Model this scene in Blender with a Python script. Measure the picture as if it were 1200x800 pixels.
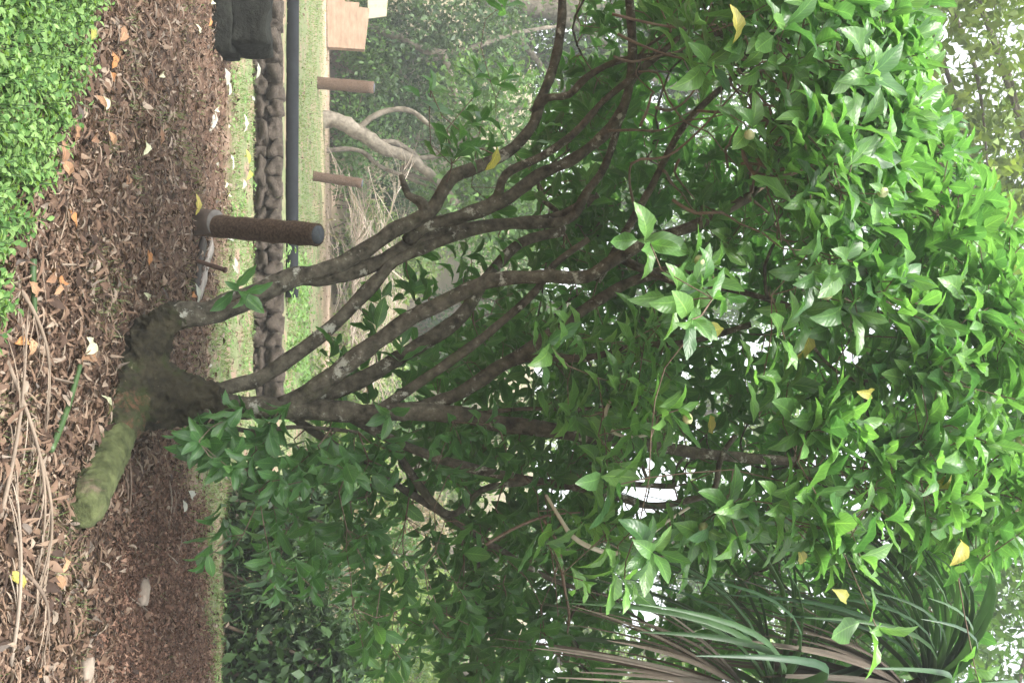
import bpy, math, random
import numpy as np
from mathutils import Vector, Matrix, noise as mnoise

random.seed(7)
rng = np.random.default_rng(11)
for o in list(bpy.data.objects): bpy.data.objects.remove(o)
S = bpy.context.scene
COL = S.collection
R = math.radians

# ------------------------------------------------------------------ camera
CAM_H, PITCH, F = 1.45, R(8.1), 1200.0          # F in pixels of the 1200 px wide photograph
fw = Vector((0, math.cos(PITCH), math.sin(PITCH)))
up = Vector((0, -math.sin(PITCH), math.cos(PITCH)))
rt = Vector((1, 0, 0))
cd = bpy.data.cameras.new('camera'); cam = bpy.data.objects.new('camera', cd); COL.objects.link(cam)
cd.sensor_fit = 'HORIZONTAL'; cd.sensor_width = 36; cd.lens = 36 * F / 1200
cd.clip_start = 0.05; cd.clip_end = 2000
# the photograph was taken with the camera turned on its side: picture right is world up
M = Matrix((up, -rt, -fw)).transposed().to_4x4(); M.translation = (0, 0, CAM_H)
cam.matrix_world = M
S.camera = cam

# ------------------------------------------------------------------ world, sun, exposure
SUN_EL, SUN_AZ = R(58), R(200)                  # azimuth clockwise from +Y: behind the camera, a little left
W = bpy.data.worlds.new('World'); S.world = W; W.use_nodes = True
wn = W.node_tree; bg = wn.nodes['Background']
sky = wn.nodes.new('ShaderNodeTexSky'); sky.sky_type = 'NISHITA'; sky.sun_disc = False
sky.sun_elevation = SUN_EL; sky.sun_rotation = SUN_AZ
sky.dust_density = 4.0; sky.air_density = 1.0; sky.ozone_density = 0.6
hs = wn.nodes.new('ShaderNodeHueSaturation'); hs.inputs['Saturation'].default_value = .22   # bright cloud cover: the sky's colour is washed out
wn.links.new(sky.outputs[0], hs.inputs['Color']); wn.links.new(hs.outputs[0], bg.inputs[0]); bg.inputs[1].default_value = 0.15
sl = bpy.data.lights.new('sun', 'SUN'); sun = bpy.data.objects.new('sun', sl); COL.objects.link(sun)
sl.energy = 1.5; sl.angle = R(28); sl.color = (1.0, 0.96, 0.88)
sd = Vector((math.sin(SUN_AZ) * math.cos(SUN_EL), math.cos(SUN_AZ) * math.cos(SUN_EL), math.sin(SUN_EL)))
sun.rotation_euler = sd.to_track_quat('Z', 'Y').to_euler(); sun.location = (-3, -6, 12)
vs = S.view_settings; vs.view_transform = 'Standard'; vs.look = 'None'; vs.gamma = 1; vs.exposure = 2.1
vs.use_curve_mapping = False

# ------------------------------------------------------------------ pixel helpers (photo px, ix = right = up, iy = down = to the right)
def ray(ix, iy):
    return fw * F + rt * (iy - 400) + up * (ix - 600)
def P(ix, iy, Y):
    d = ray(ix, iy); return Vector((0, 0, CAM_H)) + d * (Y / d.y)
def G(ix, iy, z=0.0):
    d = ray(ix, iy); return Vector((0, 0, CAM_H)) + d * ((z - CAM_H) / d.z)
def project(p):
    q = Vector(p) - Vector((0, 0, CAM_H)); dz = q.dot(fw)
    return 600 + F * q.dot(up) / dz, 400 + F * q.dot(rt) / dz, dz

def sstep(a, b, t):
    if a > b: a, b, t = -a, -b, -np.asarray(t)
    t = np.clip((t - a) / (b - a), 0, 1); return t * t * (3 - 2 * t)
def terrain(x, y):
    x = np.asarray(x, float); y = np.asarray(y, float)
    z = 0.02 * np.sin(x * 1.7 + y * 0.6) * np.cos(y * 1.1 - x * 0.4) + 0.012 * np.sin(x * 4.1 + 1) * np.sin(y * 3.7)
    z = z * (1 - sstep(12, 13, y))
    z = z + 0.15 * np.exp(-((x - 3.0) / 1.7) ** 2 - ((y - 8.3) / 1.5) ** 2)
    z = z + 0.05 * np.exp(-((x - 0.3) / 1.0) ** 2 - ((y - 6.4) / 1.0) ** 2)
    stepA = sstep(13.78, 13.9, y); stepB = sstep(11.5, 17, y); m = sstep(0.3, 1.5, x)
    z = z + 0.33 * (stepA * (1 - m) + stepB * m)
    z = z + 0.10 * sstep(15.5, 29, y)
    z = z + 0.42 * np.maximum(0, y - 30.0) * sstep(30, 33, y) * (1 - sstep(46, 80, y)) + 7.5 * sstep(46, 80, y)
    z = z + 1.1 * sstep(14, 20, y) * sstep(2.5, 7, x) * (1 - sstep(28, 32, y))
    return z
def T(x, y): return float(terrain(x, y))

# ------------------------------------------------------------------ object helpers
def link(o, parent=None):
    COL.objects.link(o)
    if parent is not None: o.parent = parent
    return o
def tag(o, label=None, cat=None, group=None, kind=None):
    if label: o['label'] = label
    if cat: o['category'] = cat
    if group: o['group'] = group
    if kind: o['kind'] = kind
    return o
def empty(name, loc=(0, 0, 0), label=None, cat=None, group=None):
    o = bpy.data.objects.new(name, None); o.location = loc; o.empty_display_size = 0.1
    link(o); tag(o, label, cat, group); return o
def np_mesh(name, V, Q, mat=None, uv=None, rnd=None, smooth=True):
    V = np.asarray(V, np.float32); Q = np.asarray(Q, np.int32)
    me = bpy.data.meshes.new(name); n = len(Q); k = Q.shape[1]
    me.vertices.add(len(V)); me.vertices.foreach_set('co', V.ravel())
    me.loops.add(n * k); me.loops.foreach_set('vertex_index', Q.ravel())
    me.polygons.add(n); me.polygons.foreach_set('loop_start', np.arange(0, n * k, k, dtype=np.int32))
    if smooth: me.polygons.foreach_set('use_smooth', np.ones(n, bool))
    if uv is not None:
        l = me.uv_layers.new(name='UVMap'); l.data.foreach_set('uv', np.asarray(uv, np.float32)[Q.ravel()].ravel())
    if rnd is not None:
        a = me.attributes.new('rnd', 'FLOAT', 'POINT'); a.data.foreach_set('value', np.asarray(rnd, np.float32))
    me.update(calc_edges=True)
    if mat: me.materials.append(mat)
    return me
def mobj(name, me, parent=None, world=None):
    o = bpy.data.objects.new(name, me); link(o, parent)
    return o
def part(name, V, Q, mat, parent=None, uv=None, rnd=None, smooth=True):
    """mesh given in world coordinates, parented under an empty that has only a location"""
    V = np.asarray(V, float)
    if parent is not None:
        base = Vector(parent.location)
        if parent.parent is not None: base = base + Vector(parent.parent.location)
        V = V - np.array(base)
    return mobj(name, np_mesh(name, V, Q, mat, uv, rnd, smooth), parent)

def frames(pts):
    pts = [Vector(p) for p in pts]; out = []; nrm = None
    for i, p in enumerate(pts):
        a = pts[max(i - 1, 0)]; b = pts[min(i + 1, len(pts) - 1)]
        t = (b - a); t = t.normalized() if t.length > 1e-9 else Vector((0, 0, 1))
        if nrm is None:
            h = Vector((0, 0, 1)) if abs(t.z) < 0.9 else Vector((1, 0, 0)); nrm = t.cross(h).normalized()
        nrm = (nrm - t * nrm.dot(t)).normalized(); out.append((t, nrm, t.cross(nrm)))
    return out
def catmull(pts, rad, step):
    pts = [Vector(p) for p in pts]; op, orr = [], []
    for i in range(len(pts) - 1):
        p0 = pts[max(i - 1, 0)]; p1 = pts[i]; p2 = pts[i + 1]; p3 = pts[min(i + 2, len(pts) - 1)]
        n = max(2, int((p2 - p1).length / step))
        for k in range(n):
            t = k / n
            op.append(0.5 * (2 * p1 + (p2 - p0) * t + (2 * p0 - 5 * p1 + 4 * p2 - p3) * t * t + (3 * p1 - p0 - 3 * p2 + p3) * t ** 3))
            orr.append(rad[i] * (1 - t) + rad[i + 1] * t)
    op.append(pts[-1]); orr.append(rad[-1]); return op, orr
def tube(pts, rad, step=0.05, ns=8, bump=0.0, closed=True, freq=9.0):
    """smooth tapering tube; returns V (n,3), Q (m,4), uv"""
    p, r = catmull(pts, rad, step) if step else ([Vector(q) for q in pts], list(rad))
    fr = frames(p)
    if closed:
        p = [p[0]] + p + [p[-1]]; r = [r[0] * .05] + r + [r[-1] * .05]; fr = [fr[0]] + fr + [fr[-1]]
    V = []; uv = []
    for i, (c, rr, (t, n, b)) in enumerate(zip(p, r, fr)):
        for k in range(ns):
            a = 2 * math.pi * k / ns; d = n * math.cos(a) + b * math.sin(a); q = rr
            if bump: q = rr * (1 + bump * mnoise.noise((c + d * rr) * freq) + bump * .6 * mnoise.noise((c + d * rr) * freq * .35))
            V.append(c + d * q); uv.append((i * .1, k / ns))
    Q = [(i * ns + k, i * ns + (k + 1) % ns, (i + 1) * ns + (k + 1) % ns, (i + 1) * ns + k) for i in range(len(p) - 1) for k in range(ns)]
    return np.array([tuple(v) for v in V]), np.array(Q), np.array(uv)
class Bag:
    """collects quad pieces into one mesh"""
    def __init__(s): s.V = []; s.Q = []; s.U = []; s.R = []; s.n = 0
    def add(s, V, Q, uv=None, r=None):
        V = np.asarray(V, float); s.V.append(V); s.Q.append(np.asarray(Q) + s.n); s.n += len(V)
        s.U.append(np.zeros((len(V), 2)) if uv is None else np.asarray(uv)); s.R.append(np.full(len(V), random.random() if r is None else r))
    def many(s, tm, pos, rot, scale, rnd):
        """template tm=(V,Q,uv) placed N times: pos (N,3), rot (N,3,3) columns = axes, scale (N,) or (N,3)"""
        V0, Q0, u0 = tm; N = len(pos); m = len(V0); scale = np.asarray(scale, float)
        sc = scale[:, None, None] if scale.ndim == 1 else scale[:, None, :]
        V = np.einsum('nij,nmj->nmi', rot, V0[None] * sc) + pos[:, None, :]
        Q = (Q0[None] + (np.arange(N) * m)[:, None, None]).reshape(-1, 4)
        s.V.append(V.reshape(-1, 3)); s.Q.append(Q + s.n); s.n += N * m
        s.U.append(np.tile(u0, (N, 1))); s.R.append(np.repeat(rnd, m))
    def mesh(s, name, mat, origin=(0, 0, 0), smooth=True):
        return np_mesh(name, np.concatenate(s.V) - np.array(origin), np.concatenate(s.Q), mat, np.concatenate(s.U), np.concatenate(s.R), smooth)
    def obj(s, name, mat, parent=None, smooth=True):
        base = Vector((0, 0, 0))
        if parent is not None:
            base = Vector(parent.location)
            if parent.parent is not None: base = base + Vector(parent.parent.location)
        return mobj(name, s.mesh(name, mat, base, smooth), parent)
def box(cx, cy, cz, sx, sy, sz):
    V = np.array([(cx + a * sx / 2, cy + b * sy / 2, cz + c * sz / 2) for a in (-1, 1) for b in (-1, 1) for c in (-1, 1)])
    Q = np.array([(0, 1, 3, 2), (4, 6, 7, 5), (0, 4, 5, 1), (2, 3, 7, 6), (0, 2, 6, 4), (1, 5, 7, 3)]); return V, Q
def rot_from(d, n):
    """arrays d (N,3) length axis, n (N,3) rough normal -> rotation with columns X=d, Y, Z"""
    d = d / np.linalg.norm(d, axis=1, keepdims=True)
    y = np.cross(n, d); y /= np.maximum(np.linalg.norm(y, axis=1, keepdims=True), 1e-6)
    return np.stack([d, y, np.cross(d, y)], axis=2)
def unit(n):
    v = rng.normal(size=(n, 3)); return v / np.linalg.norm(v, axis=1, keepdims=True)

def leaf_tmpl(nl=6, half=2, width=.42, curl=.5, fold=.35, wav=.0, pet=.08, sharp=.85, twist=0., ph=0.):
    """leaf of length 1 along +X with petiole, folded at the midrib, bending down"""
    V = []; uv = []; cols = 2 * half + 1
    x = z = 0.0; ang = curl * .35
    for i in range(nl + 1):
        t = i / nl
        if i: x += math.cos(ang) / nl; z += math.sin(ang) / nl; ang -= curl * (1.3 / nl)
        if t < pet: w = .014
        else:
            s = (t - pet) / (1 - pet); w = max(width * .5 * math.sin(math.pi * min(1, s) ** sharp) ** .8, .006)
        if i == 0: w = .012
        tw = twist * (t - .3)
        for j in range(cols):
            a = (j - half) / half; yy = a * w * math.cos(fold)
            zz = abs(a) * w * math.sin(fold) + wav * abs(a) * w * math.sin(t * 15 + a * 1.5 + ph)
            V.append((x, yy * math.cos(tw) - zz * math.sin(tw), z + zz * math.cos(tw) + yy * math.sin(tw))); uv.append((t, a * .5 + .5))
    Q = [(i * cols + j, (i + 1) * cols + j, (i + 1) * cols + j + 1, i * cols + j + 1) for i in range(nl) for j in range(cols - 1)]
    return np.array(V), np.array(Q), np.array(uv)

# ------------------------------------------------------------------ materials
def newmat(name):
    m = bpy.data.materials.new(name); m.use_nodes = True; nt = m.node_tree
    for n in list(nt.nodes): nt.nodes.remove(n)
    out = nt.nodes.new('ShaderNodeOutputMaterial'); return m, nt, out
def N(nt, t, **kw):
    n = nt.nodes.new(t)
    for k, v in kw.items(): setattr(n, k, v)
    return n
def ramp(nt, cols, pos=None, interp='LINEAR'):
    r = N(nt, 'ShaderNodeValToRGB'); e = r.color_ramp; e.interpolation = interp
    pos = pos or [i / (len(cols) - 1) for i in range(len(cols))]
    while len(e.elements) < len(cols): e.elements.new(1)
    for el, c, p in zip(e.elements, cols, pos): el.position = p; el.color = (*c, 1)
    return r
def math_(nt, op, a, b=None):
    n = N(nt, 'ShaderNodeMath', operation=op)
    for i, v in enumerate((a, b)):
        if v is None: continue
        if isinstance(v, (int, float)): n.inputs[i].default_value = v
        else: nt.links.new(v, n.inputs[i])
    return n.outputs[0]
def mixc(nt, fac, a, b, mode='MIX'):
    n = N(nt, 'ShaderNodeMix', data_type='RGBA', blend_type=mode)
    for s, v in ((n.inputs[0], fac), (n.inputs[6], a), (n.inputs[7], b)):
        if isinstance(v, (int, float)): s.default_value = v
        elif isinstance(v, tuple): s.default_value = (*v, 1)
        else: nt.links.new(v, s)
    return n.outputs[2]
def noise_tex(nt, scale, detail=5, rough=.55, vec=None, dist=0.):
    t = N(nt, 'ShaderNodeTexNoise'); t.inputs['Scale'].default_value = scale; t.inputs['Detail'].default_value = detail
    t.inputs['Roughness'].default_value = rough; t.inputs['Distortion'].default_value = dist
    if vec is not None: nt.links.new(vec, t.inputs['Vector'])
    return t.outputs[0]
def wpos(nt): return N(nt, 'ShaderNodeNewGeometry').outputs['Position']
def leaf_mat(name, cols, pos=None, transl=.35, rough=.42, veins=True, tcol=(1.25, 1.3, .5), spec=.4, blotch=None):
    m, nt, out = newmat(name); L = nt.links
    at = N(nt, 'ShaderNodeAttribute', attribute_name='rnd'); oi = N(nt, 'ShaderNodeObjectInfo')
    rv = math_(nt, 'FRACT', math_(nt, 'ADD', at.outputs['Fac'], oi.outputs['Random']))
    cr = ramp(nt, cols, pos); L.new(rv, cr.inputs[0]); c = cr.outputs[0]
    nz = noise_tex(nt, 7, 3, .6, wpos(nt)); c = mixc(nt, .5, c, mixc(nt, 1, c, ramp_out(nt, nz, (.55, .55, .55), (1.45, 1.45, 1.45)), 'MULTIPLY'))
    if blotch:
        bz = noise_tex(nt, 26, 4, .6, wpos(nt)); f = ramp_out(nt, bz, (0, 0, 0), (1, 1, 1), .56, .66); c = mixc(nt, f, c, blotch)
    b = N(nt, 'ShaderNodeBsdfPrincipled'); b.inputs['Roughness'].default_value = rough; b.inputs['Specular IOR Level'].default_value = spec
    if veins:
        uvn = N(nt, 'ShaderNodeUVMap'); sp = N(nt, 'ShaderNodeSeparateXYZ'); L.new(uvn.outputs[0], sp.inputs[0])
        av = math_(nt, 'ABSOLUTE', math_(nt, 'SUBTRACT', sp.outputs[1], .5))
        ph = math_(nt, 'SUBTRACT', math_(nt, 'MULTIPLY', sp.outputs[0], 9.0), math_(nt, 'MULTIPLY', av, 4.2))
        tri = math_(nt, 'ABSOLUTE', math_(nt, 'SUBTRACT', math_(nt, 'FRACT', ph), .5))
        vein = math_(nt, 'LESS_THAN', tri, .055); mid = math_(nt, 'LESS_THAN', av, .028)
        vm = math_(nt, 'MAXIMUM', math_(nt, 'MULTIPLY', vein, .45), math_(nt, 'MULTIPLY', mid, .85))
        c = mixc(nt, vm, c, mixc(nt, 1, c, (2.0, 1.75, 1.6), 'MULTIPLY'))
        bp = N(nt, 'ShaderNodeBump'); bp.inputs['Strength'].default_value = .35; bp.inputs['Distance'].default_value = .004
        L.new(tri, bp.inputs['Height']); L.new(bp.outputs[0], b.inputs['Normal'])
    L.new(c, b.inputs['Base Color'])
    if transl > 0:
        tr = N(nt, 'ShaderNodeBsdfTranslucent'); L.new(mixc(nt, 1, c, tcol, 'MULTIPLY'), tr.inputs[0])
        mx = N(nt, 'ShaderNodeMixShader'); mx.inputs[0].default_value = transl
        L.new(b.outputs[0], mx.inputs[1]); L.new(tr.outputs[0], mx.inputs[2]); L.new(mx.outputs[0], out.inputs[0])
    else: L.new(b.outputs[0], out.inputs[0])
    return m
def ramp_out(nt, v, a, b, p0=.3, p1=.7):
    r = ramp(nt, [a, b], [p0, p1]); nt.links.new(v, r.inputs[0]); return r.outputs[0]
def rough_mat(name, c0, c1, scale=8, rough=.9, bump=.5, dist=.02, extra=None, stretch=None, spec=.2, bscale=None):
    """mottled rough surface; extra = list of (noise scale, lo, hi, colour) patches"""
    m, nt, out = newmat(name); L = nt.links; tc = N(nt, 'ShaderNodeTexCoord'); v = tc.outputs['Object']
    if stretch:
        mp = N(nt, 'ShaderNodeMapping'); mp.inputs['Scale'].default_value = stretch; L.new(v, mp.inputs[0]); v = mp.outputs[0]
    n1 = noise_tex(nt, scale, 7, .62, v); c = ramp_out(nt, n1, c0, c1, .32, .68)
    for (s, lo, hi, col) in (extra or []):
        c = mixc(nt, ramp_out(nt, noise_tex(nt, s, 10, .72, v), (0, 0, 0), (1, 1, 1), lo, hi), c, col)
    b = N(nt, 'ShaderNodeBsdfPrincipled'); b.inputs['Roughness'].default_value = rough; b.inputs['Specular IOR Level'].default_value = spec
    L.new(c, b.inputs['Base Color'])
    bp = N(nt, 'ShaderNodeBump'); bp.inputs['Strength'].default_value = bump; bp.inputs['Distance'].default_value = dist
    L.new(noise_tex(nt, bscale or scale * 2.5, 8, .65, v), bp.inputs['Height']); L.new(bp.outputs[0], b.inputs['Normal'])
    L.new(b.outputs[0], out.inputs[0]); return m

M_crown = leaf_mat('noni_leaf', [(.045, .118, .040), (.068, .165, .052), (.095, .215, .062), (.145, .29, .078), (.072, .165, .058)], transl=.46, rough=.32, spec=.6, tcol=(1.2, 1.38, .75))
M_yellow = leaf_mat('yellowing_leaf', [(.42, .36, .07), (.30, .31, .07), (.44, .38, .10)], transl=.35, rough=.5, blotch=(.22, .24, .05))
M_bg = [leaf_mat('background_leaf_dark', [(.022, .052, .018), (.042, .09, .027), (.075, .14, .04)], transl=.35, rough=.5, veins=False),
        leaf_mat('background_leaf_green', [(.05, .12, .03), (.08, .17, .035), (.12, .22, .05)], transl=.4, rough=.45, veins=False),
        leaf_mat('background_leaf_pale', [(.12, .20, .05), (.18, .27, .07), (.24, .32, .10)], transl=.4, rough=.5, veins=False),
        leaf_mat('background_leaf_dry', [(.22, .17, .11), (.30, .25, .16), (.16, .17, .07)], transl=.3, rough=.7, veins=False)]
M_cover = leaf_mat('ground_cover_leaf', [(.06, .14, .035), (.10, .20, .052), (.145, .26, .075), (.22, .34, .12)], transl=.4, rough=.5, veins=False)
M_grass = leaf_mat('grass_blade', [(.09, .165, .045), (.14, .225, .07), (.20, .265, .10), (.29, .26, .16)], transl=.3, rough=.6, veins=False)
M_litter = leaf_mat('dead_leaf', [(.034, .021, .015), (.068, .041, .028), (.11, .068, .046), (.15, .095, .063), (.20, .14, .098), (.27, .215, .165), (.085, .07, .06)], [0, .2, .42, .62, .8, .93, 1], transl=.08, rough=.75, veins=False, spec=.25)
M_mulch = leaf_mat('mulch_chip', [(.055, .031, .022), (.105, .057, .040), (.165, .092, .064), (.25, .155, .11)], transl=.04, rough=.85, veins=False, spec=.15)
M_dry = leaf_mat('dry_frond', [(.17, .13, .095), (.24, .19, .145), (.12, .09, .068), (.29, .24, .19)], transl=.12, rough=.8, veins=False, spec=.2)
M_heap = leaf_mat('heaped_dry_frond', [(.26, .20, .15), (.38, .31, .25), (.17, .135, .105), (.46, .40, .34)], transl=.12, rough=.85, veins=False, spec=.15)
M_tan = leaf_mat('tan_dead_leaf', [(.22, .13, .075), (.29, .18, .105), (.18, .105, .065)], transl=.1, rough=.7, veins=True, spec=.2, blotch=(.16, .09, .05))
M_orange = leaf_mat('orange_dead_leaf', [(.34, .165, .065), (.28, .13, .06)], transl=.12, rough=.7, veins=True, spec=.2, blotch=(.20, .10, .05))
M_palegr = leaf_mat('pale_fallen_leaf', [(.46, .48, .32), (.52, .50, .36), (.42, .45, .30)], transl=.2, rough=.6, veins=True)
M_white = leaf_mat('bleached_scrap', [(.34, .34, .28), (.42, .41, .35), (.28, .29, .24)], transl=.15, rough=.7, veins=False)
M_strapg = leaf_mat('screw_pine_green', [(.03, .07, .035), (.045, .095, .045), (.06, .12, .05)], transl=.22, rough=.38, veins=False, tcol=(1.1, 1.3, .6))
M_strapd = leaf_mat('screw_pine_dead', [(.085, .068, .05), (.15, .12, .095), (.06, .055, .04)], transl=.12, rough=.75, veins=False)
M_stalk = rough_mat('green_stalk', (.026, .055, .018), (.050, .092, .028), 6, .45, .2, .003, spec=.4)
M_twig = rough_mat('twig', (.10, .07, .052), (.20, .15, .11), 20, .8, .4, .004)
M_twigw = rough_mat('bleached_twig', (.42, .38, .30), (.60, .56, .48), 15, .8, .3, .003)
M_bark = rough_mat('grey_bark', (.024, .021, .015), (.145, .130, .096), 16, .92, 1.0, .02,
                   extra=[(3.0, .56, .70, (.060, .068, .028)), (7.5, .58, .64, (.36, .36, .30)), (16, .62, .68, (.28, .28, .23))], bscale=26)
M_trunk = rough_mat('mossy_trunk_bark', (.012, .011, .007), (.062, .054, .032), 12, .9, 1.0, .04,
                    extra=[(2.6, .50, .57, (.036, .044, .016)), (2.2, .57, .62, (.12, .060, .036)), (9, .62, .68, (.19, .18, .12))], bscale=18)
M_stub = rough_mat('mossy_stub_bark', (.024, .030, .011), (.105, .122, .050), 10, .95, .8, .02,
                   extra=[(2.6, .60, .70, (.13, .10, .07)), (14, .62, .72, (.055, .04, .025))], bscale=22)
M_bgbark = rough_mat('background_bark', (.08, .068, .05), (.27, .235, .19), 7, .95, .8, .03, extra=[(2, .55, .7, (.10, .10, .06))])
M_rock = rough_mat('laterite_rock', (.035, .028, .022), (.095, .076, .060), 7, .95, 1.0, .03, extra=[(4, .58, .72, (.075, .075, .042))])
M_darkrock = rough_mat('blackened_stone', (.006, .0065, .0055), (.022, .023, .019), 6, .97, 1.0, .03, extra=[(9, .62, .75, (.035, .042, .025))], spec=.1)
M_fibre = rough_mat('fibrous_post', (.07, .045, .030), (.18, .125, .085), 45, .98, 1.0, .03, spec=.1)
M_fibrel = rough_mat('fibrous_post_pale', (.09, .058, .040), (.20, .135, .098), 40, .98, 1.0, .03, spec=.1)
M_core = rough_mat('grey_core', (.050, .056, .062), (.105, .112, .12), 14, .85, .3, .005)
M_sleeve = rough_mat('dull_sleeve', (.055, .042, .034), (.115, .085, .065), 8, .7, .4, .006)
M_rim = rough_mat('pale_rim', (.11, .10, .09), (.19, .175, .155), 12, .7, .2, .003)
M_iron = rough_mat('rusty_iron', (.050, .032, .024), (.11, .065, .045), 22, .8, .6, .006)
M_plank = rough_mat('weathered_plank', (.16, .14, .12), (.36, .33, .29), 6, .9, .6, .006, stretch=(1, 9, 9))
M_plankd = rough_mat('wet_dark_plank', (.025, .022, .02), (.07, .06, .05), 6, .8, .6, .006, stretch=(1, 9, 9))
M_pipe = rough_mat('black_pipe', (.006, .007, .009), (.016, .018, .021), 5, .85, .2, .004, spec=.15)
M_panel = rough_mat('tan_board', (.22, .15, .105), (.36, .26, .185), 3, .85, .4, .01, stretch=(1, 1, 4), extra=[(2.5, .6, .72, (.28, .25, .22))])
M_panely = rough_mat('pale_yellow_board', (.34, .31, .27), (.42, .39, .28), 4, .7, .2, .004, extra=[(3, .5, .62, (.42, .39, .17))])
M_fruit = rough_mat('pale_fruit', (.30, .34, .14), (.50, .50, .28), 40, .55, .6, .006, spec=.4)
M_stone = rough_mat('grey_stone', (.18, .145, .115), (.30, .25, .20), 9, .9, .6, .01)

# ground: bare soil under the litter, thin turf beyond, pinkish bare earth at the far end of the lawn
def ground_mat():
    m, nt, out = newmat('forest_soil'); L = nt.links; p = wpos(nt)
    sp = N(nt, 'ShaderNodeSeparateXYZ'); L.new(p, sp.inputs[0])
    n1 = noise_tex(nt, 2.2, 8, .65, p); n2 = noise_tex(nt, 14, 6, .7, p); n3 = noise_tex(nt, .9, 4, .5, p)
    soil = mixc(nt, ramp_out(nt, n2, (0, 0, 0), (1, 1, 1), .35, .65), (.085, .048, .032), (.165, .100, .068))
    soil = mixc(nt, ramp_out(nt, n1, (0, 0, 0), (1, 1, 1), .5, .72), soil, (.20, .145, .11))
    turf = mixc(nt, ramp_out(nt, n2, (0, 0, 0), (1, 1, 1), .35, .6), (.10, .13, .055), (.19, .215, .11))
    turf = mixc(nt, ramp_out(nt, n1, (0, 0, 0), (1, 1, 1), .49, .60), turf, (.26, .185, .135))
    bare = mixc(nt, n2, (.36, .26, .19), (.48, .36, .27))
    yy = math_(nt, 'ADD', sp.outputs[1], math_(nt, 'MULTIPLY', math_(nt, 'SUBTRACT', n3, .5), 4.0))
    xo = N(nt, 'ShaderNodeMapRange', interpolation_type='SMOOTHSTEP'); xo.inputs[1].default_value = -1.6; xo.inputs[2].default_value = .9; xo.inputs[4].default_value = 2.4; L.new(sp.outputs[0], xo.inputs[0])
    yt = math_(nt, 'ADD', math_(nt, 'ADD', sp.outputs[1], xo.outputs[0]), math_(nt, 'MULTIPLY', math_(nt, 'SUBTRACT', n1, .5), 2.5))
    f1 = N(nt, 'ShaderNodeMapRange'); f1.inputs[1].default_value = 10.7; f1.inputs[2].default_value = 11.9; L.new(yt, f1.inputs[0])
    c = mixc(nt, f1.outputs[0], soil, turf)
    f2 = N(nt, 'ShaderNodeMapRange'); f2.inputs[1].default_value = 24.0; f2.inputs[2].default_value = 27.0; L.new(yy, f2.inputs[0])
    c = mixc(nt, f2.outputs[0], c, bare)
    f3 = N(nt, 'ShaderNodeMapRange'); f3.inputs[1].default_value = 30.0; f3.inputs[2].default_value = 32.0; L.new(yy, f3.inputs[0])
    c = mixc(nt, f3.outputs[0], c, mixc(nt, n1, (.13, .12, .07), (.26, .22, .15)))
    b = N(nt, 'ShaderNodeBsdfPrincipled'); b.inputs['Roughness'].default_value = .95; b.inputs['Specular IOR Level'].default_value = .15
    L.new(c, b.inputs['Base Color'])
    bp = N(nt, 'ShaderNodeBump'); bp.inputs['Strength'].default_value = .9; bp.inputs['Distance'].default_value = .03
    L.new(n2, bp.inputs['Height']); L.new(bp.outputs[0], b.inputs['Normal']); L.new(b.outputs[0], out.inputs[0]); return m

# ------------------------------------------------------------------ ground sheet
gx = np.concatenate([np.linspace(-120, -16, 16)[:-1], np.linspace(-16, -5, 34)[:-1], np.linspace(-5, 6, 150)[:-1], np.linspace(6, 16, 34)[:-1], np.linspace(16, 120, 16)])
gy = np.concatenate([np.linspace(-60, 1, 14)[:-1], np.linspace(1, 13.6, 170)[:-1], np.linspace(13.6, 14.0, 12)[:-1], np.linspace(14.0, 32, 60)[:-1], np.linspace(32, 90, 40)[:-1], np.linspace(90, 180, 8)])
X, Y = np.meshgrid(gx, gy); Zg = terrain(X, Y)
for i in range(Zg.shape[0]):
    if 1 < gy[i] < 30:
        for j in range(Zg.shape[1]):
            if -6 < gx[j] < 8: Zg[i, j] += .022 * mnoise.noise((gx[j] * 3.1, gy[i] * 3.1, 0)) + .010 * mnoise.noise((gx[j] * 9, gy[i] * 9, 3))
nx, ny = len(gx), len(gy); idx = np.arange(nx * ny).reshape(ny, nx)
Qg = np.stack([idx[:-1, :-1], idx[:-1, 1:], idx[1:, 1:], idx[1:, :-1]], axis=-1).reshape(-1, 4)
ground = mobj('ground', np_mesh('ground', np.stack([X, Y, Zg], -1).reshape(-1, 3), Qg, ground_mat())); tag(ground, kind='structure')
ground['label'] = 'brown earth floor under the trees, turning to thin turf beyond'

# ------------------------------------------------------------------ the spreading tree in front
tb = G(140, 455)
BASE = Vector((tb.x, tb.y, T(tb.x, tb.y)))
tree = empty('spreading_tree', BASE, 'broad multi-stemmed tree with glossy green leaves and mossy swollen base on leaf litter', 'tree')
def PX(r, Yd): return r * Yd / F
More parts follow.
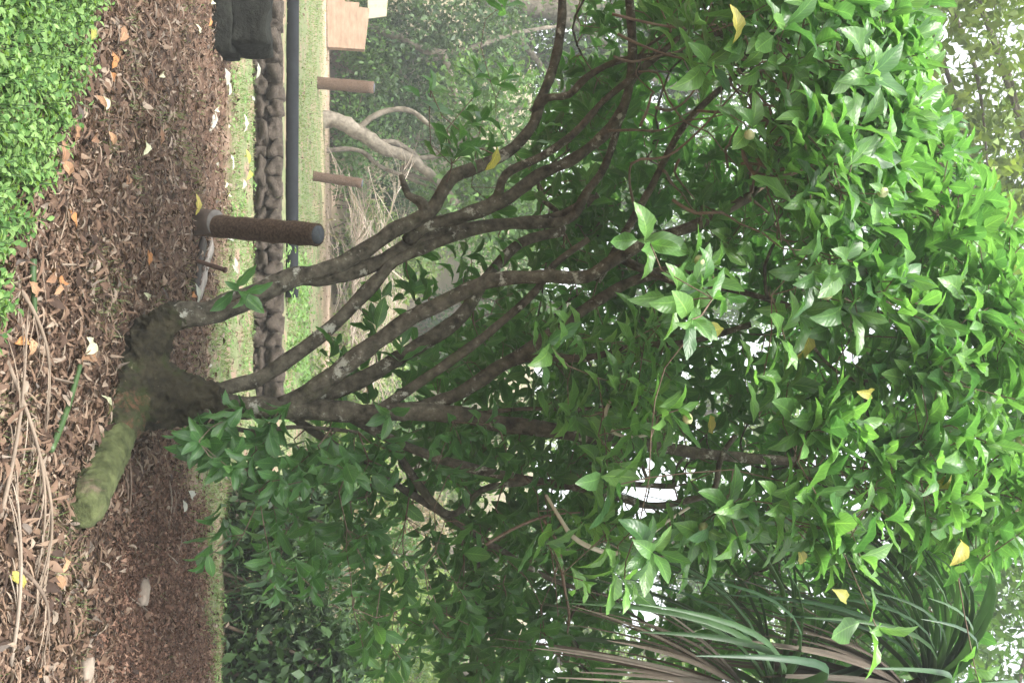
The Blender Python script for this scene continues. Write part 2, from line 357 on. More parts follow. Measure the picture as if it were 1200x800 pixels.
# fused swollen base: overlapping tubes voxel-remeshed into one skin
def fuse(name, tubes, mat, parent, voxel=.022, disp=.03, fine=.02):
    b = Bag()
    for pts, rad in tubes: V, Q, u = tube(pts, rad, .05, 14); b.add(V, Q, u)
    o = b.obj(name, mat, parent)
    rm = o.modifiers.new('remesh', 'REMESH'); rm.mode = 'VOXEL'; rm.voxel_size = voxel; rm.use_smooth_shade = True
    sm = o.modifiers.new('smooth', 'SMOOTH'); sm.factor = .6; sm.iterations = 7
    tx = bpy.data.textures.new(name + '_lumps', 'CLOUDS'); tx.noise_scale = .11; tx.noise_depth = 3
    dm = o.modifiers.new('lumps', 'DISPLACE'); dm.texture = tx; dm.strength = disp; dm.mid_level = .5; dm.texture_coords = 'LOCAL'
    t2 = bpy.data.textures.new(name + '_cracks', 'MUSGRAVE'); t2.noise_scale = .055; t2.musgrave_type = 'RIDGED_MULTIFRACTAL'
    d2 = o.modifiers.new('cracks', 'DISPLACE'); d2.texture = t2; d2.strength = fine; d2.mid_level = .6; d2.texture_coords = 'LOCAL'
    return o
YB = BASE.y
trunk = fuse('trunk', [
    ([P(112, 452, YB), P(150, 455, YB + .02), P(185, 463, YB + .04), P(225, 470, YB + .05), P(262, 478, YB + .05)], [.27, .235, .20, .155, .105]),
    ([P(140, 452, YB), P(163, 420, YB - .02), P(182, 390, YB), P(198, 374, YB), P(218, 369, YB + .02)], [.20, .155, .115, .085, .075]),
    ([P(150, 448, YB), P(140, 480, YB - .22), P(122, 515, YB - .42)], [.19, .16, .135]),
    ([P(210, 470, YB), P(235, 464, YB), P(258, 458, YB)], [.12, .085, .06]),
    ([P(130, 470, YB), P(112, 440, YB - .2), P(92, 425, YB - .35)], [.16, .11, .05]),
    ([P(135, 430, YB), P(120, 400, YB + .1), P(108, 385, YB + .15)], [.15, .09, .05]),
], M_trunk, tree, .011, .09, .018)
# sawn mossy stub reaching to the right over the litter
s0 = P(138, 490, YB - .2); s3 = G(82, 597); s3.z = T(s3.x, s3.y) + .075
stub = fuse('stub', [([s0, s0.lerp(s3, .35) + Vector((0, 0, .01)), s0.lerp(s3, .7), s3, s3 + (s3 - s0).normalized() * .05], [.135, .122, .115, .102, .06])], M_stub, tree, .011, .03, .008)
stub['label'] = 'blunt mossy green stub'
dv = (s3 - s0).normalized()
NODES = []      # (point, radius) skeleton nodes to hang twigs from
def limb(pix, Ys, rads, name='limb', mat=None, bump=.24):
    n = len(pix); L = [Ys[0] + (Ys[-1] - Ys[0]) * i / (n - 1) for i in range(n)]
    pts = [P(a, b, y) for (a, b), y in zip(pix, L)]
    rr = [rads[0] + (rads[-1] - rads[0]) * i / (n - 1) for i in range(n)]; rr = [PX(r, y) for r, y in zip(rr, L)]
    # keep a slight crookedness
    V, Q, u = tube(pts, rr, .045, 10, bump); part(name, V, Q, mat or M_bark, tree, u)
    p, r = catmull(pts, rr, .12)
    for a, b in zip(p, r): NODES.append((a, b))
    return pts
y0 = YB
limb([(188, 380), (215, 368), (245, 366), (275, 355), (300, 345), (330, 331), (352, 323), (384, 324), (428, 313), (451, 305), (485, 283), (532, 268)], (y0, y0 + .25), (16, 8))
limb([(352, 322), (375, 319), (417, 300), (461, 271), (502, 250), (515, 230), (532, 207), (559, 196), (586, 184), (610, 165), (627, 142), (633, 118), (647, 84), (657, 34), (660, -30)], (y0 + .12, y0 + .1), (10.5, 5))
limb([(478, 283), (495, 267), (552, 250), (593, 233), (630, 206), (667, 189), (704, 162), (731, 125), (741, 67), (737, -10)], (y0 + .2, y0 - .3), (9, 5))
limb([(560, 248), (583, 230), (593, 204), (637, 182), (674, 155), (708, 118), (750, 84), (800, 40)], (y0 + .15, y0 - .5), (6, 3.5))
limb([(627, 130), (640, 115), (667, 111), (687, 91), (718, 74), (750, 67), (800, 62)], (y0 + .1, y0 - .3), (5, 3))
limb([(532, 268), (600, 262), (664, 258), (687, 226), (708, 196), (725, 145), (738, 101), (770, 60)], (y0 + .25, y0 + .1), (7, 3.5))
limb([(502, 250), (492, 236), (478, 228), (470, 205)], (y0 + .1, y0 + .12), (8, 3))
limb([(250, 460), (275, 452), (304, 444), (337, 422), (371, 398), (400, 372), (445, 324), (461, 307), (495, 291), (535, 276), (590, 262), (650, 255), (700, 230)], (y0 + .02, y0 + .3), (9, 6))
limb([(330, 475), (360, 462), (400, 432), (445, 398), (485, 371), (519, 354), (552, 338), (586, 327), (637, 324), (687, 324), (721, 304), (765, 280), (820, 262), (880, 230)], (y0 - .02, y0 - .6), (12, 6))
limb([(352, 470), (390, 458), (425, 444), (460, 424), (502, 398), (539, 371), (566, 331), (583, 311), (610, 285), (660, 270)], (y0 + .02, y0 + .5), (11, 6))
limb([(420, 483), (441, 481), (485, 452), (525, 425), (566, 395), (607, 361), (630, 338), (650, 310), (690, 280)], (y0 - .04, y0 - .3), (6.5, 4))
limb([(470, 484), (485, 482), (519, 469), (552, 452), (586, 429), (620, 409), (654, 385), (687, 361), (731, 334), (780, 318), (840, 312)], (y0, y0 - .4), (9, 6))
limb([(600, 424), (627, 419), (687, 419), (750, 405), (810, 400), (880, 380)], (y0 - .1, y0 - .7), (5.5, 3.5))
limb([(236, 470), (270, 476), (304, 478), (371, 480), (417, 483), (485, 483), (539, 486), (586, 496), (637, 503), (687, 510), (750, 520), (800, 528), (860, 535), (930, 540)], (y0 + .03, y0 - .3), (15, 6))
limb([(552, 486), (610, 479), (687, 479), (760, 470)], (y0 - .1, y0 - .5), (3, 2))
limb([(400, 483), (470, 520), (540, 545), (620, 562), (700, 575), (760, 592), (800, 587), (835, 575), (845, 535), (862, 510)], (y0 + .1, y0 - .5), (6, 3))
limb([(330, 480), (420, 540), (500, 590), (580, 640), (650, 680), (720, 700)], (y0 + .2, y0 + .9), (5, 2.5))
limb([(700, 330), (760, 225), (800, 150), (860, 90), (920, 40)], (y0 + .1, y0 - .6), (5, 3))
limb([(440, 490), (520, 600), (575, 570), (680, 565), (790, 570)], (y0 + .3, y0 + .8), (5, 3))
limb([(720, 300), (790, 330), (860, 340), (930, 360)], (y0 - .35, y0 - 1.0), (5, 3))
limb([(240, 480), (262, 498), (300, 505), (350, 500), (420, 506)], (y0 - .06, y0 - .1), (4, 2))

# crown shell: an irregular dome; branches grow from the limbs to it, shoots with opposite leaves sit on it
CC = np.array([.15, 6.25, 2.55]); CR = np.array([3.3, 2.5, 3.3])
def shell(n, low_front=2.55):
    out = []
    while len(out) < n:
        d = unit(1)[0]
        rr = 1 + .16 * mnoise.noise(Vector(d) * 2.2) - abs(rng.normal()) * .13
        p = CC + d * CR * rr
        if p[2] > 3: p[2] = 3 + (p[2] - 3) * (1 - .20 * math.exp(-((p[0] + .75) / .8) ** 2))     # a dip in the crown's upper left
        lo = low_front + .42 * float(sstep(-.25, -.7, p[0]) if p[0] < -.25 else 0) + .25 * mnoise.noise(Vector(p) * 1.3) if d[1] < .25 else (2.9 if p[0] < -.3 else 2.0) + .3 * mnoise.noise(Vector(p))
        if p[2] < lo: continue
        if mnoise.noise(Vector(p) * 1.25 + Vector((5, 2, 1))) < -.30: continue
        ix, iy, dz = project(p)
        if iy > 655 and ix > 740 and dz < 6.6 and rng.random() < .95: continue                    # the screw pine fills this side
        out.append((p, d))
    return out
tips = shell(2600)
# low skirt on the right and scattered inner leaves (photo pixels give direction, depth from the crown itself)
def region(n, xr, yr, Yr, keep=None):
    k = 0
    while k < n:
        a, b, y = rng.uniform(*xr), rng.uniform(*yr), rng.uniform(*Yr)
        if keep and not keep(a, b): continue
        p = np.array(P(a, b, y)); k += 1
        d = p - np.array([.3, 6.3, 1.6]); d /= np.linalg.norm(d); tips.append((p, d))
region(230, (300, 720), (480, 790), (5.7, 7.9), lambda a, b: b > 480 + max(0, 330 - a) * 1.2 and not (a < 420 and b > 690))
region(18, (205, 330), (478, 600), (5.7, 6.3), lambda a, b: b < 470 + (a - 180) * 1.1)
region(26, (560, 720), (0, 420), (6.6, 8.2))
region(70, (480, 720), (290, 560), (6.6, 8.0))
region(120, (700, 900), (180, 660), (6.8, 8.6))
region(14, (380, 520), (330, 480), (6.2, 7.0))
region(6, (500, 560), (60, 220), (5.6, 6.4))
region(70, (640, 800), (380, 680), (4.6, 6.4))
# hand-placed sprays seen clearly
for (a, b, y, d) in [(762, 285, 4.0, (-.2, -.8, -.3)), (832, 312, 4.1, (.2, -.8, .1)), (880, 150, 4.1, (-.3, -.8, -.1)), (795, 480, 4.3, (.1, -.8, .1)),
                     (290, 345, 6.1, (-.2, -.8, .5)), (255, 500, 6.0, (.3, -.7, .2)), (275, 640, 6.1, (.6, -.4, -.5)), (262, 615, 6.15, (.6, -.4, -.5)),
                     (240, 655, 6.05, (.5, -.4, -.7)), (228, 520, 6.0, (.3, -.8, -.2)), (300, 520, 6.0, (.2, -.8, .3)), (960, 45, 4.0, (-.3, -.7, .3)),
                     (895, 440, 4.2, (.0, -.9, .1)), (860, 590, 4.2, (.2, -.9, -.2)), (905, 590, 4.15, (.1, -.9, -.1)), (1000, 500, 4.1, (0, -.9, .1))]:
    tips.append((np.array(P(a, b, y)), np.array(d)))

NP = [np.array(p) for p, r in NODES]; NR = [r for p, r in NODES]
twigs = Bag()
def grow(target, r0, r1, name=None, wob=.10, away=.0):
    A = np.array(NP); dist = np.linalg.norm(A - target, axis=1) + np.maximum(0, A[:, 2] - target[2]) * .8
    dist = np.where(np.linalg.norm(A - target, axis=1) < away, 1e9, dist)
    j = int(np.argmin(dist)); a = A[j]; L = np.linalg.norm(target - a)
    q = [a]; n = max(2, int(L / .18))
    side = unit(1)[0] * wob * L
    for k in range(1, n):
        t = k / n; q.append(a * (1 - t) + target * t + side * math.sin(math.pi * t) + np.array([0, 0, -.10 * L * math.sin(math.pi * t)]) + unit(1)[0] * .025)
    q.append(target); rr = [max(min(NR[j] * .7, r0) * (1 - k / n) + r1 * k / n, r1) for k in range(n + 1)]
    return q, rr
# secondary branches toward the dome
sec = [tips[i] for i in rng.choice(2600, 100, replace=False)]
sec.sort(key=lambda s: np.min(np.linalg.norm(np.array(NP) - s[0], axis=1)))
for p, d in sec:
    q, rr = grow(CC + (p - CC) * .86, .022, .008, wob=.12)
    V, Q, u = tube(q, rr, .09, 7, .12); part('branch', V, Q, M_bark, tree, u)
    pp, r2 = catmull(q, rr, .14)
    NP += [np.array(x) for x in pp]; NR += r2
LT = [leaf_tmpl(8, 2, w, c, f, wv, .07, s, tw, ph) for (w, c, f, wv, s, tw, ph) in
      [(.40, .6, .30, .14, .96, .3, 0), (.44, 1.0, .42, .20, .92, -.4, 1), (.38, .4, .22, .18, 1.0, .5, 2), (.42, 1.3, .45, .14, .94, .1, 3), (.36, .8, .5, .24, .98, -.6, 4), (.45, -.3, .30, .16, .9, .3, 5)]]
LV = []   # crown leaves: (template, pos, d, n, size, rnd)
fruit_pts = []
for (p, d) in tips:
    if tuple(d) == (0, 0, 0): continue
    d = d / np.linalg.norm(d)
    ax = d * .75 + np.array([0, 0, .35]) + unit(1)[0] * .45; ax /= np.linalg.norm(ax)
    q, rr = grow(p, .006, .003, wob=.16)
    L = np.linalg.norm(q[0] - q[-1])
    if L > .03:
        V, Q, u = tube(q, rr, 0, 4, 0, closed=False); twigs.add(V, Q, u)
        if L > .3: NP += [np.array(x) for x in q[1::2]]; NR += rr[1::2]
    a0 = np.cross(ax, unit(1)[0]); a0 /= np.linalg.norm(a0); b0 = np.cross(ax, a0)
    npair = int(rng.integers(3, 5)); fresh = rng.random() * .35
    for k in range(npair):
        base = p - ax * (.045 * (npair - 1 - k)) ; ang = k * math.pi / 2 + rng.normal() * .2
        for s in (0, math.pi):
            if rng.random() < .08: continue
            rad = a0 * math.cos(ang + s) + b0 * math.sin(ang + s)
            op = .45 + .65 * (npair - k) / npair
            ld = ax * math.cos(op) + rad * math.sin(op) + np.array([0, 0, -.28]) + unit(1)[0] * .15
            nn = ax * math.sin(op) - rad * math.cos(op) * .6 + np.array([0, 0, .55]) + unit(1)[0] * .2
            size = rng.uniform(.14, .235) * (.7 if k == npair - 1 else 1) * (1.12 if p[1] < 5.2 else .95)
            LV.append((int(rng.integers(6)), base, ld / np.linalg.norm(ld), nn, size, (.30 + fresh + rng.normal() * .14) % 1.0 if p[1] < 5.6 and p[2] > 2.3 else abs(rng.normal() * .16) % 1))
    if rng.random() < .05: fruit_pts.append(p + ax * .02)
crown = empty('crown', (0, 0, 0)); crown.parent = tree
tw_o = twigs.obj('twigs', M_twig, tree); tw_o['kind'] = 'stuff'
# the leaves that show largest become objects of their own, the rest one mass
sc = []
for i, l in enumerate(LV):
    ix, iy, dz = project(l[1]); vis = (-10 < ix < 1205 and -10 < iy < 805)
    facing = abs(Vector(l[3]).normalized().dot((Vector((0, 0, CAM_H)) - Vector(l[1])).normalized()))
    sc.append((l[4] / dz * (.6 + .4 * facing)) if vis else 0)
order = np.argsort(-np.array(sc)); single = set(order[:285].tolist())
lmesh = [np_mesh('leaf', *t[:2], M_crown, t[2]) for t in LT]; ymesh = [np_mesh('yellow_leaf', *t[:2], M_yellow, t[2]) for t in LT]
mass = [Bag() for _ in LT]; allb = Bag(); bases = np.array(BASE)
arr = [[] for _ in LT]
for i, l in enumerate(LV):
    if i in single: continue
    arr[l[0]].append(l)
for ti, ls in enumerate(arr):
    pos = np.array([l[1] for l in ls]); rot = rot_from(np.array([l[2] for l in ls]), np.array([l[3] for l in ls]))
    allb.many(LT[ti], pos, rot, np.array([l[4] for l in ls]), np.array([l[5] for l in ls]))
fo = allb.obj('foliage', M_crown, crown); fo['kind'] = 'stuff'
def put(name, me, pos, d, n, size, parent, off=(0, 0, 0)):
    r = rot_from(np.array([d]), np.array([n]))[0]; o = bpy.data.objects.new(name, me)
    mm = Matrix(r.tolist()).to_4x4() @ Matrix.Diagonal((size, size, size, 1)); mm.translation = Vector(pos) - Vector(off)
    link(o, parent); o.matrix_basis = mm; return o
for i in single:
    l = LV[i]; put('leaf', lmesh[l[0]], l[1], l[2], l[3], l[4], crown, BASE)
for (a, b, y) in [(858, 52, 4.0), (848, 385, 4.2), (835, 508, 5.0), (1020, 462, 4.2), (975, 690, 4.4), (583, 172, 5.9), (950, 385, 4.4), (940, 660, 4.5), (1120, 560, 4.3), (1125, 632, 4.2)]:
    d = unit(1)[0] * .8 + np.array([0, -.3, -.5]); n = np.array([0, -1, .4]) + unit(1)[0] * .3
    o = put('leaf', ymesh[int(rng.integers(6))], P(a, b, y), d, n, rng.uniform(.14, .19), crown, BASE); o['label'] = 'yellowing leaf'
# knobbly pale fruits at some shoot tips
def ico(sub, r, seed=0, amp=0., freq=3.):
    import bmesh
    bm = bmesh.new(); bmesh.ops.create_icosphere(bm, subdivisions=sub, radius=1)
    for v in bm.verts:
        k = 1 + amp * mnoise.noise(v.co * freq + Vector((seed, seed * 2, 0))); v.co = Vector((v.co.x * r[0], v.co.y * r[1], v.co.z * r[2])) * k
    me = bpy.data.meshes.new('lump'); bm.to_mesh(me); bm.free()
    for p in me.polygons: p.use_smooth = True
    return me
fm = ico(2, (.022, .022, .030), 1, .25, 6); fm.materials.append(M_fruit)
vis_f = [p for p in fruit_pts if 0 < project(p)[0] < 1200 and 0 < project(p)[1] < 800 and p[1] < 5.4][:14]
for p in vis_f + [np.array(P(878, 158, 4.05)), np.array(P(806, 490, 4.25)), np.array(P(820, 305, 4.05)), np.array(P(968, 345, 4.05))]:
    o = bpy.data.objects.new('fruit', fm); link(o, tree); o.location = Vector(p) - BASE; o.rotation_euler = (random.random() * 3, random.random() * 3, 0)
# bleached dead twig curling below the crown
V, Q, u = tube([P(640, 580, 5.3), P(654, 603, 5.2), P(671, 628, 5.15), P(695, 642, 5.1), P(722, 648, 5.1), P(750, 635, 5.1), P(780, 612, 5.1), P(808, 594, 5.1)], [.008, .011, .012, .013, .013, .011, .009, .006], .04, 8, .2)
o = part('dead_twig', V, Q, M_twigw, tree, u); o['label'] = 'bleached white dead twig'
for pl, c in [([(715, 470, 5.0), (708, 492, 5.0), (722, 508, 5.0), (745, 512, 5.0), (775, 505, 5.0)], M_twigw), ([(920, 210, 4.5), (880, 200, 4.5), (870, 175, 4.5), (885, 205, 4.5), (925, 205, 4.4), (965, 185, 4.4)], M_twig),
              ([(880, 175, 4.5), (905, 200, 4.5), (950, 180, 4.5), (990, 120, 4.5), (985, 60, 4.5)], M_twig), ([(975, 20, 4.4), (985, 70, 4.4), (995, 120, 4.4), (990, 165, 4.4)], M_twig),
              ([(637, 608, 6.0), (654, 638, 6.0), (661, 685, 6.0), (667, 719, 6.0), (664, 746, 6.0)], M_twig), ([(569, 638, 5.9), (600, 620, 5.9), (640, 604, 5.9), (680, 600, 5.9)], M_twig)]:
    V, Q, u = tube([P(*q) for q in pl], [.010, *[.009] * (len(pl) - 2), .005], .04, 7, .2); part('bare_twig', V, Q, c, tree, u)

# tangle of thin bare twigs in the crown's open upper left
for k in range(30):
    c = P(random.uniform(690, 960), random.uniform(-10, 240), random.uniform(4.7, 5.9)); d = Vector((random.uniform(-1, .6), random.uniform(-.6, .6), random.uniform(-.1, 1))).normalized(); pts = [c]; L = random.uniform(.5, 1.1)
    if k % 3 == 0: A = min(NODES, key=lambda q: (q[0] - c).length)[0]; pts = [A, A.lerp(c, .5) + Vector((0, 0, -.05)), c]
    for q in range(6): d = (d + Vector((random.gauss(0, .35), random.gauss(0, .3), random.gauss(.05, .3)))).normalized(); pts.append(pts[-1] + d * L / 6)
    m = len(pts); V, Q, u = tube(pts, [.0085 - .0055 * i / (m - 1) for i in range(m)], .05, 6, .2); part('bare_twig', V, Q, M_twig, tree, u)
# ------------------------------------------------------------------ fibrous post in a sleeve, iron peg, planks
pb = G(228, 263); pt = P(372, 275, pb.y - .78)
post = empty('fibrous_post', (pb.x, pb.y, T(pb.x, pb.y)), 'leaning brown fibre-covered post with grey core rising from a dull sleeve', 'post')
pbz = Vector((pb.x, pb.y, T(pb.x, pb.y) - .03))
ax = (pt - pbz).normalized(); Lp = (pt - pbz).length
V, Q, u = tube([pbz + ax * (Lp * k / 24) for k in range(25)], [.094 + .004 * math.sin(k * 1.3) for k in range(25)], 0, 28, .05, True, 30); part('fibre_wrap', V, Q, M_fibre, post, u)
top = pbz + ax * Lp
V, Q, u = tube([top - ax * .02, top + ax * .012], [.074, .072], 0, 24); part('core', V, Q, M_core, post, u)
sb = pbz + Vector((-.02, -.03, 0)); sax = (ax + Vector((-.03, .0, .02))).normalized()
V, Q, u = tube([sb, sb + sax * .10, sb + sax * .20, sb + sax * .275], [.118, .112, .108, .106], 0, 24, .02); slv = part('sleeve', V, Q, M_sleeve, post, u)
V, Q, u = tube([sb + sax * .274, sb + sax * .279], [.107, .107], 0, 24); part('rim', V, Q, M_rim, post, u)
# loose fibres bristling on the post
fb = Bag()
for i in range(900):
    t = random.uniform(.3, 1) * Lp; a = random.random() * 6.283; n = ax.orthogonal().normalized(); d = n * math.cos(a) + ax.cross(n) * math.sin(a)
    c = pbz + ax * t + d * .09; e = c + d * random.uniform(.008, .022) + ax * random.uniform(-.03, .03); s = ax.cross(d) * .0022
    fb.add([c - s, c + s, e + s * .3, e - s * .3], [(0, 1, 2, 3)])
o = fb.obj('fibres', M_fibre, post); o['kind'] = 'stuff'
kb = G(221, 301)
peg = empty('iron_peg', (kb.x, kb.y, T(kb.x, kb.y)), 'short rusty iron peg leaning beside the weathered plank', 'peg')
k0 = Vector((kb.x, kb.y, T(kb.x, kb.y) - .04)); k1 = P(263, 316, kb.y - .05)
V, Q, u = tube([k0, k0.lerp(k1, .5), k1], [.022, .021, .021], .05, 10, .06); part('bar', V, Q, M_iron, peg, u)
V, Q, u = tube([k1, k1 + (k1 - k0).normalized() * .018], [.027, .025], 0, 10, .05); part('head', V, Q, M_iron, peg, u)
def lying(name, a, b, w, h, mat, label, cat, lift=.01, group=None):
    pa, pc = G(*a), G(*b); mid = (pa + pc) / 2; L = (pc - pa).length
    V, Q = box(0, 0, 0, L, w, h)
    # split lengthwise for slightly warped board
    n = 12; VV = []; 
    for i in range(n + 1):
        x = -L / 2 + L * i / n; zz = .006 * math.sin(i * .9) + .004 * random.random(); yy = .004 * math.sin(i * 1.7)
        for (yv, zv) in ((-w / 2, -h / 2), (w / 2, -h / 2), (w / 2, h / 2), (-w / 2, h / 2)): VV.append((x, yv + yy + .004 * random.random(), zv + zz))
    QQ = [(i * 4 + k, i * 4 + (k + 1) % 4, (i + 1) * 4 + (k + 1) % 4, (i + 1) * 4 + k) for i in range(n) for k in range(4)] + [(3, 2, 1, 0), (n * 4, n * 4 + 1, n * 4 + 2, n * 4 + 3)]
    o = mobj(name, np_mesh(name, VV, QQ, mat, smooth=False)); o.location = (mid.x, mid.y, T(mid.x, mid.y) + h / 2 + lift)
    o.rotation_euler = (R(6), 0, math.atan2(pc.y - pa.y, pc.x - pa.x)); tag(o, label, cat, group); return o
lying('plank', (243, 283), (228, 345), .09, .03, M_plank, 'pale grey weathered plank lying behind the iron peg', 'plank', .012)
lying('plank', (234, 280), (222, 340), .10, .035, M_plankd, 'dark damp plank lying along the pale one', 'plank', .012)

# ------------------------------------------------------------------ stone edging: two courses of rough blocks
edge = empty('stone_edging', (-2.3, 13.74, 0), 'low two-course edging of rough brown stones below the lawn', 'edging')
rocks = []
for k in range(7):
    me = ico(3, (.5, .5, .5), k * 3.1, .75, 1.5)
    for v in me.vertices:
        for i in range(3): v.co[i] = math.copysign(min(abs(v.co[i]), .42), v.co[i]) if i != 1 else v.co[i]
    me.materials.append(M_rock); rocks.append(me)
for row, (zc, hh) in enumerate([(.075, .17), (.255, .21)]):
    x = -5.6 + row * .1
    while x < .95:
        w = random.uniform(.13, .30) if row else random.uniform(.14, .36)
        o = bpy.data.objects.new('stone', random.choice(rocks)); link(o, edge)
        o.location = (x + w / 2 + 2.3, random.uniform(-.03, .03) + row * .03, zc + random.uniform(-.012, .012)); o.scale = (w * 1.35, .32, hh * random.uniform(1.1, 1.45)); o.rotation_euler = (random.uniform(-.1, .1), random.uniform(-.12, .12), random.choice((0, 3.14)) + random.uniform(-.15, .15)); x += w
# black pipe on the raised ground
pp = [Vector((x, 14.75 - .03 * (x + 2) + .03 * math.sin(x), T(x, 14.75) + .085)) for x in np.linspace(-9, -.62, 30)]
V, Q, u = tube(pp, [.088] * 30, 0, 16); o = mobj('pipe', np_mesh('pipe', V, Q, M_pipe, u)); tag(o, 'long black plastic pipe lying along the front edge of the lawn', 'pipe')

# dark blackened stone blocks at the left edge
db = G(247, 20)
blk = empty('stone_block', (db.x - .18, db.y + .3, T(db.x, db.y)), 'blackened stone block in two layers in front of the stone edging', 'stone block')
def block(sx, sy, sz, seed):
    import bmesh
    bm = bmesh.new(); bmesh.ops.create_cube(bm, size=1); bmesh.ops.subdivide_edges(bm, edges=bm.edges[:], cuts=11, use_grid_fill=True)
    for v in bm.verts:
        v.co.x *= sx; v.co.y *= sy; v.co.z *= sz
        q = v.co.copy(); r = Vector((q.x / sx, q.y / sy, q.z / sz)); rr = max(0, Vector((max(abs(r.x) - .4, 0), max(abs(r.y) - .4, 0), max(abs(r.z) - .4, 0))).length - .1)
        v.co *= 1 - rr * .5; v.co += mnoise.noise_vector(q * 4 + Vector((seed, 0, 0))) * .05 + mnoise.noise_vector(q * 13 + Vector((seed, 0, 0))) * .022
    me = bpy.data.meshes.new('block'); bm.to_mesh(me); bm.free()
    for p in me.polygons: p.use_smooth = True
    me.materials.append(M_darkrock); return me
o = bpy.data.objects.new('lower_block', block(.92, .62, .21, 1)); link(o, blk); o.location = (0, 0, .09); o.rotation_euler.z = .08
o = bpy.data.objects.new('upper_block', block(.80, .56, .34, 7)); link(o, blk); o.location = (0, .02, .345); o.rotation_euler.z = -.03

# ------------------------------------------------------------------ far posts and boards at the end of the lawn
for (a, b, a2, b2, rp, lab) in [(374, 97, 438, 103, 7.0, 'taller fibrous brown post at the far lawn edge beside the tan board'), (370, 206, 424, 215, 5.6, 'shorter fibrous brown post at the far lawn edge by the slender grey tree')]:
    g0 = G(a, b, .43); z0 = T(g0.x, g0.y); e = empty('lawn_post', (g0.x, g0.y, z0), lab, 'post', 'fibrous posts at the lawn edge')
    p1 = P(a2, b2, g0.y - .1); g = Vector((g0.x, g0.y, z0 - .05)); r = PX(rp, g0.y)
    V, Q, u = tube([g.lerp(p1, k / 12) for k in range(13)], [r * (1 + .03 * math.sin(k * 2.1)) for k in range(13)], 0, 18, .08, True, 14); part('fibre_wrap', V, Q, M_fibrel, e, u)
    dd = (p1 - g).normalized(); V, Q, u = tube([p1 - dd * .02, p1 + dd * .02], [r * .72, r * .7], 0, 14); part('core', V, Q, M_core, e, u)
def board(name, pix, Yd, th, mat, label, cat):
    pts = [P(a, b, Yd) for a, b in pix]; n = len(pts); c = sum(pts, Vector()) / n; c.z = min(p.z for p in pts)
    import bmesh
    bm = bmesh.new(); vs_ = [bm.verts.new(p - c) for p in pts]; f = bm.faces.new(vs_)
    ex = bmesh.ops.extrude_face_region(bm, geom=[f]); bmesh.ops.translate(bm, verts=[v for v in ex['geom'] if isinstance(v, bmesh.types.BMVert)], vec=(0, th, 0))
    bmesh.ops.recalc_face_normals(bm, faces=bm.faces); me = bpy.data.meshes.new(name); bm.to_mesh(me); bm.free(); me.materials.append(mat)
    o = mobj(name, me); o.location = c; tag(o, label, cat); return o
board('tan_board', [(382, -90), (384, 55), (427, 58), (433, 10), (420, 8), (421, 3), (404, 2), (404, -90)], 27.0, .25, M_panel, 'low tan weathered board wall standing at the far lawn edge', 'board')
board('yellow_board', [(376, -40), (376, -20), (431, -18), (431, 22), (453, 19), (457, -40)], 27.6, .06, M_panely, 'pale yellow sign board rising behind the tan board', 'sign')

# ------------------------------------------------------------------ background trees and thickets
BT = [leaf_tmpl(2, 1, w, c, f, 0, .0, .9, 0, 0) for (w, c, f) in [(.5, .5, .3), (.42, 1.0, .4), (.6, .2, .2)]]
NT_ = [leaf_tmpl(3, 1, w, c, .3, 0, .0, .9, 0, 0) for (w, c) in [(.12, .6), (.10, 1.2), (.15, .3)]]
def cloud(bag, blobs, n, size, tms=BT, droop=.3):
    """leaves spread through a set of ellipsoids, thicker near their skins, in small sprays"""
    vol = np.array([b[1][0] * b[1][1] * b[1][2] for b in blobs]) ** .67; pr = vol / vol.sum(); cnt = rng.multinomial(n // 5, pr)
    for (c, r), m in zip(blobs, cnt):
        if m == 0: continue
        d = unit(m); rad = rng.uniform(.35, 1.08, m) ** .6; cen = np.array(c) + d * np.array(r) * rad[:, None]
        cen = np.repeat(cen, 5, 0); k = len(cen); pos = cen + rng.normal(size=(k, 3)) * size * .9
        dirs = unit(k) + np.repeat(d, 5, 0) * .5 + np.array([0, 0, -droop]); nn = unit(k) * .7 + np.array([0, -.2, 1.])
        t = rng.integers(len(tms), size=k); rnd = np.clip(np.repeat(rng.random(m), 5) * .7 + rng.random(k) * .3, 0, .999)
        for q in range(len(tms)):
            s = t == q
            if s.any(): bag.many(tms[q], pos[s], rot_from(dirs[s], nn[s]), rng.uniform(.6, 1.3, s.sum()) * size, rnd[s])
def bgtree(label, stems, Yd, blobs, n, size, mat, rbark=None, group=None, name='background_tree'):
    g = P(*stems[0][0][0], Yd); x, y = g.x, Yd; e = empty(name, (x, y, T(x, y)), label, 'tree', group)
    for k, (pix, r0, r1, dy) in enumerate(stems):
        m = len(pix); ys = [Yd + dy * i / (m - 1) for i in range(m)]; pts = [P(a, b, yy) for (a, b), yy in zip(pix, ys)]
        if k == 0: pts = [Vector((pts[0].x, pts[0].y, T(x, y) - .1))] + pts; m += 1; ys = [Yd] + ys
        rr = [PX(r0 + (r1 - r0) * i / (m - 1), yy) for i, yy in enumerate(ys)]
        V, Q, u = tube(pts, rr, .12, 12, .38, True, 4); part('trunk' if k == 0 else 'limb', V, Q, rbark or M_bgbark, e, u)
    b = Bag(); cloud(b, blobs, n, size); o = b.obj('crown', mat, e); o['kind'] = 'stuff'; return e
def B(a, b, Yd, rx, ry, rz): return (tuple(P(a, b, Yd)), (rx, ry, rz))
